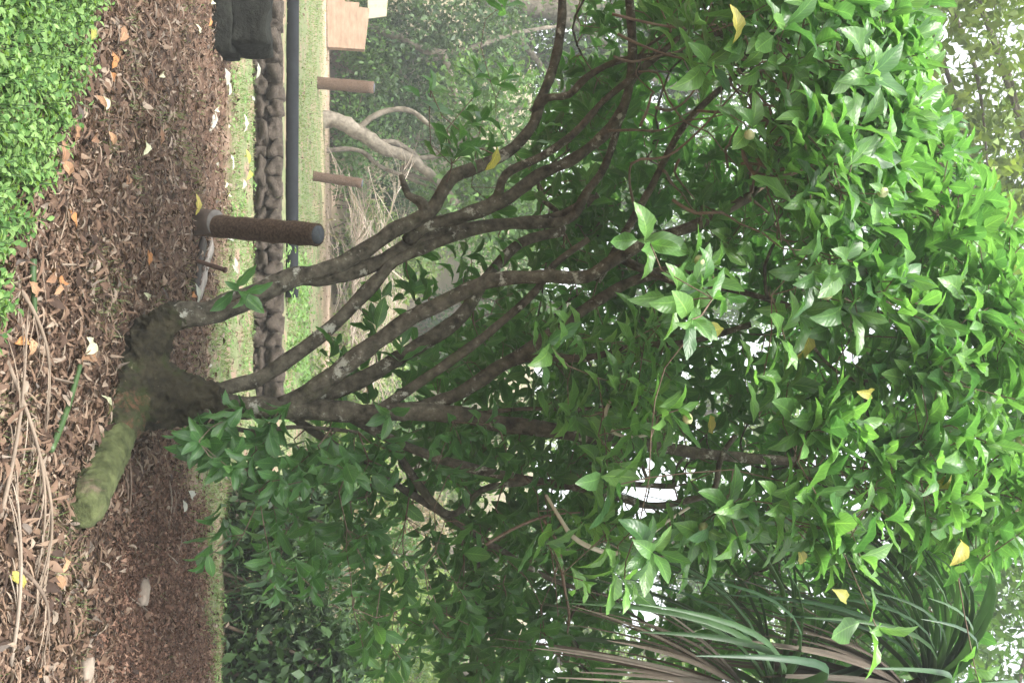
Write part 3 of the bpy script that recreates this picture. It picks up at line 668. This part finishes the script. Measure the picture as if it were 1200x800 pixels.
bgtree('twisted grey-barked tree forking low between the two far posts',
       [([(380, 140), (395, 142), (420, 155), (450, 175), (480, 185), (510, 210), (535, 240)], 11, 5, 0), ([(418, 152), (440, 135), (465, 128), (485, 132), (505, 148), (530, 162)], 4, 2.5, -.6),
        ([(440, 168), (465, 168), (490, 187), (470, 200), (520, 215)], 4, 2, .5), ([(480, 186), (520, 180), (570, 150), (620, 120)], 4, 2, .5)], 25.3,
       [B(560, 240, 25.5, 1.6, 1.6, 1.1), B(600, 150, 25.5, 1.8, 1.6, 1.2), B(540, 120, 26, 1.2, 1.2, .7), B(650, 220, 26, 2, 2, 1.5)], 5000, .22, M_bg[1])
bgtree('slender pale tree beside the shorter far post', [([(384, 177), (405, 175), (425, 178), (445, 195), (475, 207), (520, 225), (580, 235)], 3.6, 1.6, 0)], 27,
       [B(590, 240, 27, 1.3, 1.3, 1.0), B(520, 235, 27.2, .9, .9, .6)], 1800, .2, M_bg[1])
bgtree('arching brown tree bending over the tan board', [([(392, 12), (415, 22), (440, 35), (470, 45), (500, 60), (520, 66), (532, 105), (545, 150)], 6, 3, 0), ([(500, 60), (540, 60), (600, 40), (660, 30)], 4, 2, .6)], 29,
       [B(470, 20, 29.5, 2.0, 1.6, 1.2), B(450, 90, 30, 1.7, 1.4, 1.0), B(560, 60, 30, 2.2, 1.8, 1.4), B(520, 10, 29, 1.6, 1.4, 1.0)], 6500, .2, M_bg[0])
bgtree('large pale-limbed tree reaching high over the far left thicket', [([(400, -60), (480, -40), (560, -10), (640, 12), (700, 10), (800, 40)], 16, 9, 0), ([(640, 12), (690, 40), (760, 90), (840, 110)], 7, 3, 0), ([(560, -10), (620, 60), (650, 95), (700, 130)], 5, 2, 0)], 32,
       [B(700, 40, 32, 3, 2.5, 2), B(800, 100, 32, 3, 2.5, 2.2), B(600, 90, 32.5, 2.5, 2, 1.6), B(900, 40, 33, 3, 3, 2.2), B(780, 230, 34, 2.6, 2.2, 1.6)], 8000, .26, M_bg[1])
tt = empty('tall_tree', (-5.9, 13.5, T(-5.9, 13.5)), 'tall loose-crowned tree spreading high above the far lawn', 'tree')
V, Q, u = tube([Vector((-5.9, 13.5, .2)), Vector((-5.8, 13.5, 3.5)), Vector((-6.0, 13.6, 7)), Vector((-6.0, 13.6, 10)), Vector((-5.6, 13.6, 13))], [.24, .2, .17, .12, .05], .3, 10, .15, True, 3); part('trunk', V, Q, M_bgbark, tt, u)
tbl = []
for (x, z, r) in [(-3.4, 9.3, 1.0), (-2.4, 10.3, 1.2), (-1.4, 9.6, .9), (-4.4, 10.5, 1.3), (-3, 11.6, 1.4), (-1.2, 11, 1.1), (-.2, 10.2, .8), (-5.5, 9.5, 1.2), (.6, 11.2, 1.0), (-6.5, 11, 1.4), (-2, 12.5, 1.4)]:
    tbl.append(((x, 13.6 + random.uniform(-1, 1), z), (r, r, r * .7))); V, Q, u = tube([Vector((-6.0, 13.6, z - 1.5)), Vector(((x - 6.0) / 2, 13.6, z - .3)), Vector((x, 13.6, z))], [.05, .03, .01], .15, 6, .3, True, 3); part('limb', V, Q, M_bgbark, tt, u)
b = Bag(); cloud(b, tbl, 11000, .21); o = b.obj('crown', M_bg[2], tt); o['kind'] = 'stuff'
tt = empty('tall_tree', (8.2, 14.5, T(8.2, 14.5)), 'tall dense tree spreading high behind the screw pine', 'tree')
V, Q, u = tube([Vector((8.2, 14.5, .2)), Vector((8.1, 14.5, 4)), Vector((7.9, 14.5, 8)), Vector((7.6, 14.5, 12))], [.24, .2, .16, .06], .3, 10, .15, True, 3); part('trunk', V, Q, M_bgbark, tt, u)
tbl = []
for (x, z, r) in [(5.2, 8.2, 1.2), (4.2, 9.6, 1.2), (5.6, 10.4, 1.4), (3.4, 10.8, 1.1), (4.6, 11.8, 1.3), (6.6, 9.0, 1.4), (6.4, 12, 1.4), (3.2, 8.4, .9), (2.4, 11.8, 1.0)]:
    tbl.append(((x, 14.5 + random.uniform(-1, 1), z), (r, r, r * .75))); V, Q, u = tube([Vector((8.0, 14.5, z - 1.8)), Vector(((x + 8.0) / 2, 14.5, z - .4)), Vector((x, 14.5, z))], [.05, .03, .01], .15, 6, .3, True, 3); part('limb', V, Q, M_bgbark, tt, u)
b = Bag(); cloud(b, tbl, 9000, .2); o = b.obj('crown', M_bg[1], tt); o['kind'] = 'stuff'
labs = ['tall dark green tree behind the arching tree', 'tall dense tree behind the twisted grey tree', 'tall open tree on the bank behind the dry frond heap', 'tall bright green tree on the bank behind the stems', 'tall tree on the bank right of the spreading crown', 'tall pale green tree at the right end of the bank']
for k, (x, y, h) in enumerate([(-9.5, 34, 14), (-5.0, 37, 15), (-1.2, 36, 14), (2.8, 38, 15), (7.2, 35, 14), (11.5, 36, 14)]):
    z = T(x, y); e = empty('bank_tree', (x, y, z), labs[k], 'tree')
    pts = [Vector((x, y, z - .2)), Vector((x + .2, y, z + h * .25)), Vector((x - .25, y, z + h * .5)), Vector((x + .1, y, z + h * .8))]
    V, Q, u = tube(pts, [.24, .2, .15, .05], .3, 9, .2, True, 2); part('trunk', V, Q, M_bgbark, e, u)
    bl = []
    for q in range(16):
        a = random.random() * 6.28; rr = random.uniform(.2, 2.4); zc = z + h * random.uniform(.2, .98)
        c = Vector((x + rr * math.cos(a), y + rr * math.sin(a), zc)); bl.append((tuple(c), (random.uniform(1, 1.7), random.uniform(1, 1.6), random.uniform(.7, 1.2))))
        V, Q, u = tube([Vector((x, y, zc - 1.2)), c.lerp(Vector((x, y, zc - .6)), .5), c], [.07, .05, .02], .3, 6, .2, True, 2); part('limb', V, Q, M_bgbark, e, u)
    b = Bag(); cloud(b, bl, 11000, .26); o = b.obj('crown', M_bg[(0, 1, 1, 2, 1, 2)[k]], e); o['kind'] = 'stuff'
def shrub(label, x, y, blobs, n, size, mat, group=None, stems=7, tms=BT, name='shrub', hgt=1.2, droop=.3):
    z = T(x, y); e = empty(name, (x, y, z), label, 'shrub', group); st = Bag()
    for k in range(stems):
        c, r = random.choice(blobs); t = Vector(c) + Vector((random.uniform(-1, 1) * r[0], random.uniform(-1, 1) * r[1], random.uniform(-.2, .8) * r[2])); g = Vector((x + random.uniform(-.35, .35), y + random.uniform(-.3, .3), 0)); g.z = T(g.x, g.y) - .05
        V, Q, u = tube([g, g.lerp(t, .5) + Vector((0, 0, .15 * (t - g).length)), t], [.022, .016, .006], .25, 5); st.add(V, Q, u)
    st.obj('stems', M_twig, e); b = Bag(); cloud(b, blobs, n, size, tms, droop); o = b.obj('foliage', mat, e); o['kind'] = 'stuff'; return e
# thicket behind the far lawn
random.seed(21)
for k, (x, y, h, mi) in enumerate([(-11.5, 29.5, 2.6, 0), (-9.6, 30.5, 3.2, 0), (-8.1, 29.3, 2.0, 1), (-6.8, 31, 3.4, 0), (-5.6, 29.6, 1.9, 1), (-4.2, 31, 3.0, 0), (-3.0, 29.8, 2.2, 2), (-1.4, 31, 2.8, 2), (.2, 29.8, 2.0, 2), (1.8, 31, 2.8, 1), (3.4, 30, 2.6, 2), (5.2, 30.5, 3.0, 3), (7.0, 29, 2.8, 2), (9.0, 30, 3.2, 1), (11, 31, 3, 2)]):
    z = T(x, y); bl = [((x + random.uniform(-.8, .8), y + random.uniform(-.5, .5), z + h * random.uniform(.25, .8)), (random.uniform(.7, 1.1), .8, h * random.uniform(.22, .34))) for _ in range(5)]
    shrub(['leafy dark shrub', 'leafy green shrub', 'leafy pale green shrub', 'half-dry brownish shrub'][mi] + [' behind the pale yellow board', ' behind the tan board wall', ' between the tan board and the taller far post', ' behind the taller far post', ' at the foot of the twisted grey tree', ' behind the slender pale tree', ' behind the shorter far post', ' rising behind the dry frond heap', ' at the near end of the dry frond heap', ' seen between the lower stems of the spreading tree', ' behind the main upright stem', ' in the thicket beyond the brush', ' at the top of the rise', ' beyond the rise, under the bank trees', ' at the far end of the thicket'][k], x, y, bl, 2600, .17, M_bg[mi], 'thicket shrubs beyond the lawn')
for k, (x, y, h) in enumerate([(-10, 35, 2), (-7, 36, 2.4), (-3.5, 35, 2.2), (0, 36, 2), (3, 35, 2.6), (6, 36, 2.2), (9.5, 35.5, 2.6), (-1.5, 41, 3), (4.5, 41, 3), (-7, 42, 3), (10, 42, 3)]):
    z = T(x, y); bl = [((x + random.uniform(-1.3, 1.3), y + random.uniform(-.6, .6), z + h * random.uniform(.25, .9)), (random.uniform(.8, 1.4), .9, h * random.uniform(.25, .4))) for _ in range(5)]
    shrub('leafy shrub growing high on the bank', x, y, bl, 1800, .2, M_bg[k % 3], 'shrubs on the bank')
# dark thicket on the right, close behind the mulch
for k, (a, b, y, mi, lab) in enumerate([(255, 620, 11.3, 0, 'dark green shrub behind the mulch mound, next to the tree base'), (255, 690, 11.0, 0, 'dark narrow-leaved clump behind the middle of the mulch mound'), (250, 760, 10.8, 0, 'mixed green shrub behind the right end of the mulch mound'), (250, 840, 10.9, 0, 'dark shrub at the far right end of the mulch mound')]):
    g = P(a, b, y); x = g.x; z = T(x, y)
    bl = [((x + random.uniform(-.45, .45), y + random.uniform(-.2, .4), z + zc), (.42, .4, .30)) for zc in (.25, .3, .5, .7, .8, 1.0, 1.15)]
    shrub(lab, x, y, bl, 2900, .15 if mi == 0 else .13, M_bg[mi], None, 14, NT_ if k == 1 else BT, 'thicket_shrub')
# brighter brush on the rise behind the right thicket
for k, (x, y, h, mi) in enumerate([(2.2, 17.5, 1.5, 2), (3.6, 17.0, 1.6, 3), (5.0, 17.6, 1.8, 2), (6.6, 18.5, 2.0, 2), (4.3, 20, 2.2, 1), (6.0, 21, 2.4, 2), (2.9, 21.5, 2.0, 2), (1.2, 20.5, 1.3, 2), (7.8, 20.5, 2.6, 1)]):
    z = T(x, y); bl = [((x + random.uniform(-.7, .7), y + random.uniform(-.4, .4), z + h * random.uniform(.2, .85)), (random.uniform(.4, .8), .6, h * random.uniform(.15, .26))) for _ in range(5)]
    shrub(['', 'green brush', 'pale sunlit brush', 'dry brown brush'][mi] + ' on the rise behind the right-hand thicket', x, y, bl, 1900, .13, M_bg[mi], 'brush on the rise', 16)

# ------------------------------------------------------------------ screw pine hanging in from the right
hd1 = P(1085, 806, 5.6); hd2 = P(905, 812, 5.4); sb0 = Vector((2.75, 6.1, T(2.75, 6.1)))
pine = empty('screw_pine', sb0, 'dark strap-leaved screw pine with drooping leaves and a skirt of dead brown straps', 'screw pine')
V, Q, u = tube([sb0 - Vector((0, 0, .1)), sb0 + Vector((-.05, -.1, 1.2)), sb0 + Vector((-.1, -.25, 2.2)), hd1 + Vector((.15, .1, -.35)), hd1], [.13, .11, .10, .09, .07], .1, 12, .15); part('trunk', V, Q, M_bark, pine, u)
V, Q, u = tube([sb0 + Vector((-.08, -.2, 1.9)), hd2 + Vector((.25, .2, -.25)), hd2], [.08, .07, .06], .1, 10, .15); part('limb', V, Q, M_bark, pine, u)
def strap(c, d, L, w, droop, nseg=9):
    """long channelled leaf starting at c along d and arching down"""
    d = Vector(d).normalized(); p = Vector(c); V = []; uv = []; h = d.copy()
    side = Vector((0, 0, 1)).cross(d); side = side.normalized() if side.length > .1 else Vector((1, 0, 0))
    for i in range(nseg + 1):
        t = i / nseg; ww = w * (1 - t ** 2.2) * .5 + .002; n = side.cross(h).normalized() if side.cross(h).length > .05 else Vector((0, 1, 0))
        V += [p - side * ww + n * ww * .45, p.copy(), p + side * ww + n * ww * .45]; uv += [(t, 0), (t, .5), (t, 1)]
        h = (h + Vector((0, 0, -droop / nseg * (.6 + t)))).normalized(); p = p + h * (L / nseg)
    Q = [(i * 3 + k, (i + 1) * 3 + k, (i + 1) * 3 + k + 1, i * 3 + k + 1) for i in range(nseg) for k in range(2)]
    return np.array([tuple(v) for v in V]), np.array(Q), np.array(uv)
for hd, ng, nd in ((hd1, 84, 60), (hd2, 46, 40)):
    for k in range(ng):
        a = random.random() * 6.283; el = random.uniform(-.5, 1.2); d = Vector((math.cos(a) * math.cos(el) - .35, math.sin(a) * math.cos(el) * .8 - .1, math.sin(el)))
        V, Q, u = strap(hd + d * .05, d, random.uniform(1.1, 1.8), random.uniform(.034, .055), random.uniform(1.4, 3.4)); part('leaf', V, Q, M_strapg, pine, u)
    for k in range(nd):
        a = random.random() * 6.283; d = Vector((math.cos(a) * .55 - .35, math.sin(a) * .5 - .1, -.55 - random.random() * .5))
        V, Q, u = strap(hd + Vector((0, 0, -.12)) + d * .04, d, random.uniform(.8, 1.5), random.uniform(.018, .038), random.uniform(.6, 1.8)); o = part('dead_leaf', V, Q, M_strapd, pine, u)

# ------------------------------------------------------------------ leaf litter
def in_view(x, y, m=40):
    ix, iy, _ = project((x, y, 0)); return -m < ix < 1240 and -m < iy < 800 + m
def scatter(n, yr, accept=None, margin=240):
    out = []
    while len(out) < n:
        k = n * 2; y = yr[0] * (yr[1] / yr[0]) ** rng.random(k); x = (rng.random(k) * 2 - 1) * (400 + margin) / F * y * 1.04
        pr = np.ones(k) if accept is None else accept(x, y); s = rng.random(k) < pr
        out += list(zip(x[s], y[s]))
    return np.array(out[:n])
def moundness(x, y): return sstep(.55, 1.5, x - .0 * y) * sstep(5.3, 6.4, y + .35 * x - .6)
def turf_y(x): return 11.2 - 2.4 * sstep(-1.6, .9, x)
def fscore(x, y): return 1 - .93 * sstep(-.5, .7, y - turf_y(x) + .35 * np.sin(x * 2.3) + .28 * np.sin(x * 5.1 + y) + .2 * np.sin(x * 11.3 - y * 2))
DT = [leaf_tmpl(4, 1, w, c, f, wv, .0, .8, tw, ph) for (w, c, f, wv, tw, ph) in [(.40, 1.2, .4, .2, .3, 0), (.34, 1.8, .5, .2, -.5, 1), (.46, .6, .25, .2, .3, 2), (.22, .9, .6, .1, .8, 3), (.42, -.9, -.4, .2, -.4, 4), (.13, .7, .3, 0, .5, 5), (.09, 1.1, .3, 0, -.4, 6)]]
CT = [leaf_tmpl(2, 1, w, c, f, .2, .0, .7, tw, ph) for (w, c, f, tw, ph) in [(.4, 1.5, .5, .8, 0), (.28, .8, .6, -.9, 1), (.55, 1.8, .4, .5, 2), (.2, .4, .3, .2, 3)]]
def lay(bag, tms, xy, smin, smax, lift, tilt=.45):
    k = len(xy); z = terrain(xy[:, 0], xy[:, 1]); a = rng.random(k) * 6.283; d = np.stack([np.cos(a), np.sin(a), rng.normal(size=k) * tilt * .6], 1)
    nn = np.stack([rng.normal(size=k) * tilt, rng.normal(size=k) * tilt, np.where(rng.random(k) < .5, 1., -1.)], 1); t = rng.integers(len(tms), size=k); sz = rng.uniform(smin, smax, k)
    pos = np.stack([xy[:, 0], xy[:, 1], z + lift * rng.random(k) + .006], 1); rnd = rng.random(k)
    for q in range(len(tms)):
        s = t == q; bag.many(tms[q], pos[s], rot_from(d[s], nn[s]), sz[s], rnd[s])
lb = Bag(); lay(lb, DT, scatter(28000, (3.4, 14), lambda x, y: fscore(x, y) * (1 - .85 * moundness(x, y))), .035, .10, .035)
lay(lb, DT[5:], scatter(8500, (3.4, 10), lambda x, y: 1 - .9 * moundness(x, y)), .08, .20, .04, .25)
lay(lb, DT, scatter(4600, (9, 28), lambda x, y: (y > 14.5) | (y < 13.6)), .04, .10, .02)
lay(lb, DT, scatter(36000, (3.4, 14), lambda x, y: fscore(x, y) * (1 - .4 * moundness(x, y))), .018, .045, .02)
litter = lb.obj('leaf_litter', M_litter); tag(litter, 'brown carpet of curled dead leaves covering the earth', 'leaf litter', kind='stuff')
mb = Bag(); lay(mb, CT, scatter(40000, (4.4, 10.5), lambda x, y: moundness(x, y) * fscore(x, y)), .018, .055, .03, .6)
mul = mb.obj('mulch', M_mulch); tag(mul, 'reddish brown fine mulch mound right of the tree base', 'mulch', kind='stuff')
# single dead leaves that stand out from the carpet
dm = [np_mesh('dead_leaf', *t[:2], M_litter, t[2]) for t in [leaf_tmpl(6, 2, w, c, f, wv, .06, .8, tw, ph) for (w, c, f, wv, tw, ph) in [(.44, 1.5, .5, .2, .6, 0), (.38, 2.2, .7, .3, -.9, 1), (.5, .9, .35, .3, .8, 2), (.30, 1.3, .8, .2, 1.2, 3)]]]
for (x, y) in scatter(240, (3.9, 9.5), lambda x, y: (1 - .97 * moundness(x, y)), 10):
    a = random.random() * 6.283; o = put('leaf', random.choice(dm), (x, y, T(x, y) + random.uniform(.025, .045)), (math.cos(a), math.sin(a), random.gauss(0, .2)), (random.gauss(0, .35), random.gauss(0, .35), random.choice((1, 1, -1))), random.uniform(.06, .125), litter)
LM = {}
def fallen(name, mat, pix, size, label, cat, group=None, ang=None, w=.44):
    key = (mat.name, random.randint(0, 2), w)
    if key not in LM: t = leaf_tmpl(6, 2, w, random.uniform(.3, 1.3), random.uniform(.15, .45), .25, .06, .8, random.uniform(-.6, .6), key[1]); LM[key] = np_mesh(name, *t[:2], mat, t[2])
    g = G(*pix); g = G(pix[0], pix[1], T(g.x, g.y)); a = random.random() * 6.283 if ang is None else ang
    o = put(name, LM[key], (g.x, g.y, T(g.x, g.y) + .05), (math.cos(a), math.sin(a), random.gauss(0, .15)), (random.gauss(0, .25), -.5 + random.gauss(0, .2), 1), size, None); tag(o, label, cat, group); return o
for q in [(130, 48), (160, 90), (135, 65), (110, 130), (95, 165), (120, 170), (77, 140), (68, 205), (60, 190), (40, 330), (50, 345), (85, 410), (20, 395), (140, 205), (180, 150), (60, 690), (62, 650), (28, 790), (20, 330), (100, 415)]:
    fallen('fallen_leaf', M_tan, q, random.uniform(.10, .16), 'large tan fallen leaf lying on the brown litter', 'leaf', 'large tan fallen leaves')
for q in [(118, 85), (18, 398), (120, 80), (75, 270), (238, 30), (55, 330), (163, 292), (217, 348)]:
    fallen('fallen_leaf', M_orange, q, random.uniform(.09, .13), 'orange-brown fallen leaf lying on the litter', 'leaf', 'orange fallen leaves')
for q in [(178, 90), (135, 60), (226, 40), (241, 5), (90, 395), (163, 350), (110, 130), (280, 210), (262, 230), (258, 220), (160, 165), (240, 350), (245, 130), (88, 415), (115, 485)]:
    fallen('fallen_leaf', M_palegr, q, random.uniform(.09, .14), 'pale greenish fallen leaf lying on the litter', 'leaf', 'pale greenish fallen leaves')
for q in [(283, 178), (287, 192), (222, 252), (288, 200), (95, 48), (12, 690)]:
    fallen('fallen_leaf', M_yellow, q, random.uniform(.14, .22), 'yellow fallen leaf lying on the ground', 'leaf', 'yellow fallen leaves', w=.3)
for q in [(296, 92), (298, 115), (294, 118), (297, 128), (263, 112), (262, 150), (263, 178), (281, 155), (247, 192), (246, 130), (221, 332), (238, 430), (269, 301), (268, 280), (258, 80), (212, 575), (208, 600), (266, 310)]:
    fallen('pale_scrap', M_white, q, random.uniform(.12, .24), 'bleached whitish scrap of dead leaf lying on the ground', 'scrap', 'bleached leaf scraps', w=.34)
# stones on the mulch
for q, s, lab in [((166, 693), .10, 'flat grey-brown stone lying on the mulch mound'), ((95, 785), .09, 'rounded brown stone half sunk in the mulch, far from the tree')]:
    g = G(*q); me = ico(3, (s, s * .75, s * .45), s * 50, .3, 1.5); me.materials.append(M_stone); o = mobj('stone', me); g = G(q[0], q[1], T(g.x, g.y)); o.location = (g.x, g.y, T(g.x, g.y) + s * .3); o.rotation_euler = (.25, .1, random.random() * 3); tag(o, lab, 'stone')
# cut green stalks
for pl, r, lab in [([(78, 428), (72, 455), (64, 485), (55, 510), (47, 527)], .016, 'long curved green leaf stalk lying on the litter before the tree base'), ([(28, 372), (26, 350), (23, 325), (22, 303)], .014, 'short green leaf stalk lying at the edge of the ground cover')]:
    pts = []
    for a, b in pl: g = G(a, b); pts.append(Vector((g.x, g.y, T(g.x, g.y) + r + .03)))
    m = len(pts); V, Q, u = tube(pts, [r * (.75 + .35 * i / (m - 1)) for i in range(m)], .05, 10, .05); o0 = pts[0].copy(); o = mobj('leaf_stalk', np_mesh('leaf_stalk', V - np.array(o0), Q, M_stalk, u)); o.location = o0; tag(o, lab, 'stalk')

# dry palm fronds: near the picture's lower edge of the ground and heaped at the foot of the bank
def frond(label, c, ang, L, nl, wid, group, lift=.05, spread=.55, hang=0., mat=None):
    mat = mat or M_dry
    c = Vector(c); e = empty('dry_frond', c, label, 'frond', group); d = Vector((math.cos(ang), math.sin(ang), 0)); s = Vector((-d.y, d.x, 0)); pts = []
    for i in range(8):
        t = i / 7; q = c + d * (t - .5) * L + s * .12 * math.sin(t * 2.6); q.z = T(q.x, q.y) + lift + .06 * math.sin(t * 3.1) + hang * t; pts.append(q)
    V, Q, u = tube(pts, [.010 - .007 * i / 7 for i in range(8)], .08, 7); part('stem', V, Q, mat, e, u)
    for i in range(nl):
        t = .08 + .9 * i / nl; k = t * 7; j = min(6, int(k)); p = pts[j].lerp(pts[j + 1], k - j)
        for sg in (-1, 1):
            dd = (d * random.uniform(.6, 1.1) + s * sg * random.uniform(.1, spread) + Vector((0, 0, random.uniform(.0, .35) * (wid - .85)))).normalized()
            V, Q, u = strap(p, dd, random.uniform(.25, .55) * (1.2 - t * .5) * wid, random.uniform(.007, .014) * (1 + .9 * (wid - 1)), random.uniform(.3, .9), 5); part('leaflet', V, Q, mat, e, u)
FL = ['dry beige frond beside the long green stalk', 'dry beige frond between the green stalk and the mossy stub', 'dry beige frond lying before the tip of the mossy stub', 'dry beige frond just beyond the tip of the mossy stub', 'dry beige frond near the bare earth before the mulch', 'short dry frond on the bare earth far from the tree']
for k, (q, an, L) in enumerate([((22, 425), .5, .8), ((10, 480), 2.7, .9), ((12, 560), .25, 1.0), ((22, 610), -.15, .8), ((6, 660), 3.0, .8), ((18, 735), .35, .6)]):
    g = G(*q); frond(FL[k], g, an, L, 5, .85, 'dry fronds before the tree', .03, .3)
for k in range(34):
    x = random.uniform(-3.6, .9); y = random.uniform(22.5, 27.0); frond('dry grey-brown palm frond in the heap at the foot of the bank', (x, y, T(x, y)), random.uniform(-.6, .6) + random.choice((0, 3.14)), random.uniform(1.8, 2.8), 10, 3.0, 'dry frond heap', .15 + random.random() * 1.1, .9, random.uniform(-.1, 1.0), M_heap)
# loose dry sticks
sk = 0
for k in range(34):
    (x, y), = scatter(1, (3.9, 9), lambda x, y: 1 - .5 * moundness(x, y), 0); a = random.random() * 6.283; L = random.uniform(.2, .6)
    pts = [Vector((x + math.cos(a) * L * (t - .5), y + math.sin(a) * L * (t - .5) + .02 * math.sin(t * 5 + k), T(x, y) + .035 + .015 * math.sin(t * 4 + k))) for t in (0, .33, .66, 1)]
    V, Q, u = tube(pts, [.006, .006, .005, .003], .06, 5, .2); o = mobj('stick', np_mesh('stick', V - np.array(pts[0]), Q, random.choice([M_twig, M_dry]), u)); o.location = pts[0]; tag(o, 'thin dry stick lying on the leaf litter', 'stick', 'dry sticks on the litter')

# ------------------------------------------------------------------ living ground cover and grass
KT = [leaf_tmpl(3, 1, w, c, .25, 0, .1, .75, 0, 0) for (w, c) in [(.62, .5), (.7, .9), (.55, .2)]]
def cover_mask(x, y):   # side of the line from the left edge of the frame to the lower edge
    a = G(108, -10); b = G(-12, 310); s = (b.x - a.x) * (y - a.y) - (b.y - a.y) * (x - a.x); s = s / math.hypot(b.x - a.x, b.y - a.y)
    return -s
cb = Bag(); cs = Bag(); npl = 0
while npl < 1500:
    x, y = random.uniform(-3.2, .2), random.uniform(2.6, 6.6); s = cover_mask(x, y) + .18 * mnoise.noise((x * 2.5, y * 2.5, 1))
    if s < 0 or not in_view(x, y, 160): continue
    if s < .35 and random.random() > .35 + s: continue
    npl += 1; z = T(x, y); h = random.uniform(.07, .15) + .13 * min(1, s / .7) * random.random(); m = random.randint(9, 16); a = np.arange(m) * 2.4 + random.random() * 6
    lean = np.array([random.gauss(0, .04), random.gauss(0, .04), h]); fr = np.linspace(.3, 1, m)[:, None]
    V, Q, u = tube([Vector((x, y, z - .01)), Vector((x + lean[0], y + lean[1], z + h))], [.0035, .002], 0, 4, 0, False); cs.add(V, Q, u)
    dd = np.stack([np.cos(a), np.sin(a), .35 + .4 * fr[:, 0] * rng.random(m)], 1); nn = np.stack([-np.cos(a) * .5, -np.sin(a) * .5, np.ones(m)], 1) + rng.normal(size=(m, 3)) * .2
    pos = np.array([x, y, z]) + fr * lean + np.stack([np.cos(a), np.sin(a), np.zeros(m)], 1) * .012
    cb.many(KT[npl % 3], pos, rot_from(dd, nn), rng.uniform(.024, .05, m) * (1.25 - .35 * fr[:, 0]), np.clip(rng.random(m) * .5 + random.random() * .5, 0, .999))
co = cb.obj('ground_cover', M_cover); tag(co, 'bright green small-leaved ground cover plants at the edge of the litter', 'ground cover', kind='stuff')
so = cs.obj('stems', M_stalk, co); so['kind'] = 'stuff'
def blades(n, yr, acc, hmin, hmax, w):
    xy = scatter(int(n * 1.3), yr, acc, 240); k = len(xy); z = terrain(xy[:, 0], xy[:, 1]); a = rng.random(k) * 6.283; h = rng.uniform(hmin, hmax, k); l = rng.normal(size=(k, 2)) * .5
    c = np.stack([xy[:, 0], xy[:, 1], z], 1); s = np.stack([np.cos(a), np.sin(a), np.zeros(k)], 1) * w / 2; t = c + np.stack([l[:, 0] * h, l[:, 1] * h, h], 1)
    V = np.stack([c - s, c + s, t + s * .2, t - s * .2], 1).reshape(-1, 3); Q = np.arange(4 * k).reshape(k, 4); return V, Q, np.repeat(rng.random(k), 4)
def patch(sx, th):
    def f(x, y): return np.array([1.0 if mnoise.noise((a * sx, b * sx, 2)) > th else .12 for a, b in zip(x, y)])
    return f
pf = patch(.9, -.1)
V1, Q1, r1 = blades(12000, (8.2, 13.6), lambda x, y: pf(x, y) * (.08 + .92 * sstep(-.4, .8, y - turf_y(x))), .02, .06, .012)
p2 = patch(.5, -.25)
V2, Q2, r2 = blades(22000, (14.9, 28), lambda x, y: p2(x, y) * (1 - .8 * sstep(22, 27, y)) * (1 - .8 * sstep(-4, -1, x) * sstep(18, 21, y)), .02, .055, .016)
p3 = patch(1.6, .22)
V3, Q3, r3 = blades(3500, (4.0, 9.5), lambda x, y: p3(x, y) ** 3 * (1 - .9 * moundness(x, y)), .02, .07, .006)
Vg = np.concatenate([V1, V2, V3]); Qg2 = np.concatenate([Q1, Q2 + len(V1), Q3 + len(V1) + len(V2)])
go = mobj('grass', np_mesh('grass', Vg, Qg2, M_grass, None, np.concatenate([r1, r2, r3]), False)); tag(go, 'thin short grass of the lawn and between the fallen leaves', 'grass', kind='stuff')
# weeds on the sunny slope behind the stems and at the foot of the edging
wb = Bag()
for k in range(330):
    if k < 210: x, y = random.uniform(-1.4, 1.2), random.uniform(14.1, 19)
    else: 
        x = random.uniform(-5, 4); y = random.uniform(float(turf_y(x)), 13.4)
    z = T(x, y); m = random.randint(6, 11); h = random.uniform(.06, .22) if k < 210 else random.uniform(.03, .07); a = rng.random(m) * 6.283
    dd = np.stack([np.cos(a), np.sin(a), rng.random(m) * .6], 1); pos = np.array([x, y, z]) + np.stack([rng.normal(size=m) * .05, rng.normal(size=m) * .05, rng.random(m) * h], 1)
    wb.many(KT[k % 3], pos, rot_from(dd, np.array([[0, -.3, 1.]] * m) + rng.normal(size=(m, 3)) * .3), rng.uniform(.05, .10, m) * (1 if k < 210 else .6), rng.random(m) * .6)
wo = wb.obj('weeds', M_cover); tag(wo, 'low leafy weeds on the sunny slope behind the stems', 'weeds', kind='stuff')

# ------------------------------------------------------------------ added haze volume imitating lens veil, lifts the dark tones
HZ = .0036
hv, hq = box(0, 55, 13.5, 250, 256, 31)
hm, hnt, hout = newmat('veil_haze'); pv = N(hnt, 'ShaderNodeVolumePrincipled'); pv.inputs['Color'].default_value = (.92, .95, .93, 1); pv.inputs['Density'].default_value = HZ; pv.inputs['Anisotropy'].default_value = .2
hnt.links.new(pv.outputs[0], hout.inputs['Volume'])
hz = mobj('haze', np_mesh('haze', hv, hq, hm, smooth=False)); tag(hz, 'thin pale haze added to imitate lens veil', 'haze', kind='stuff')
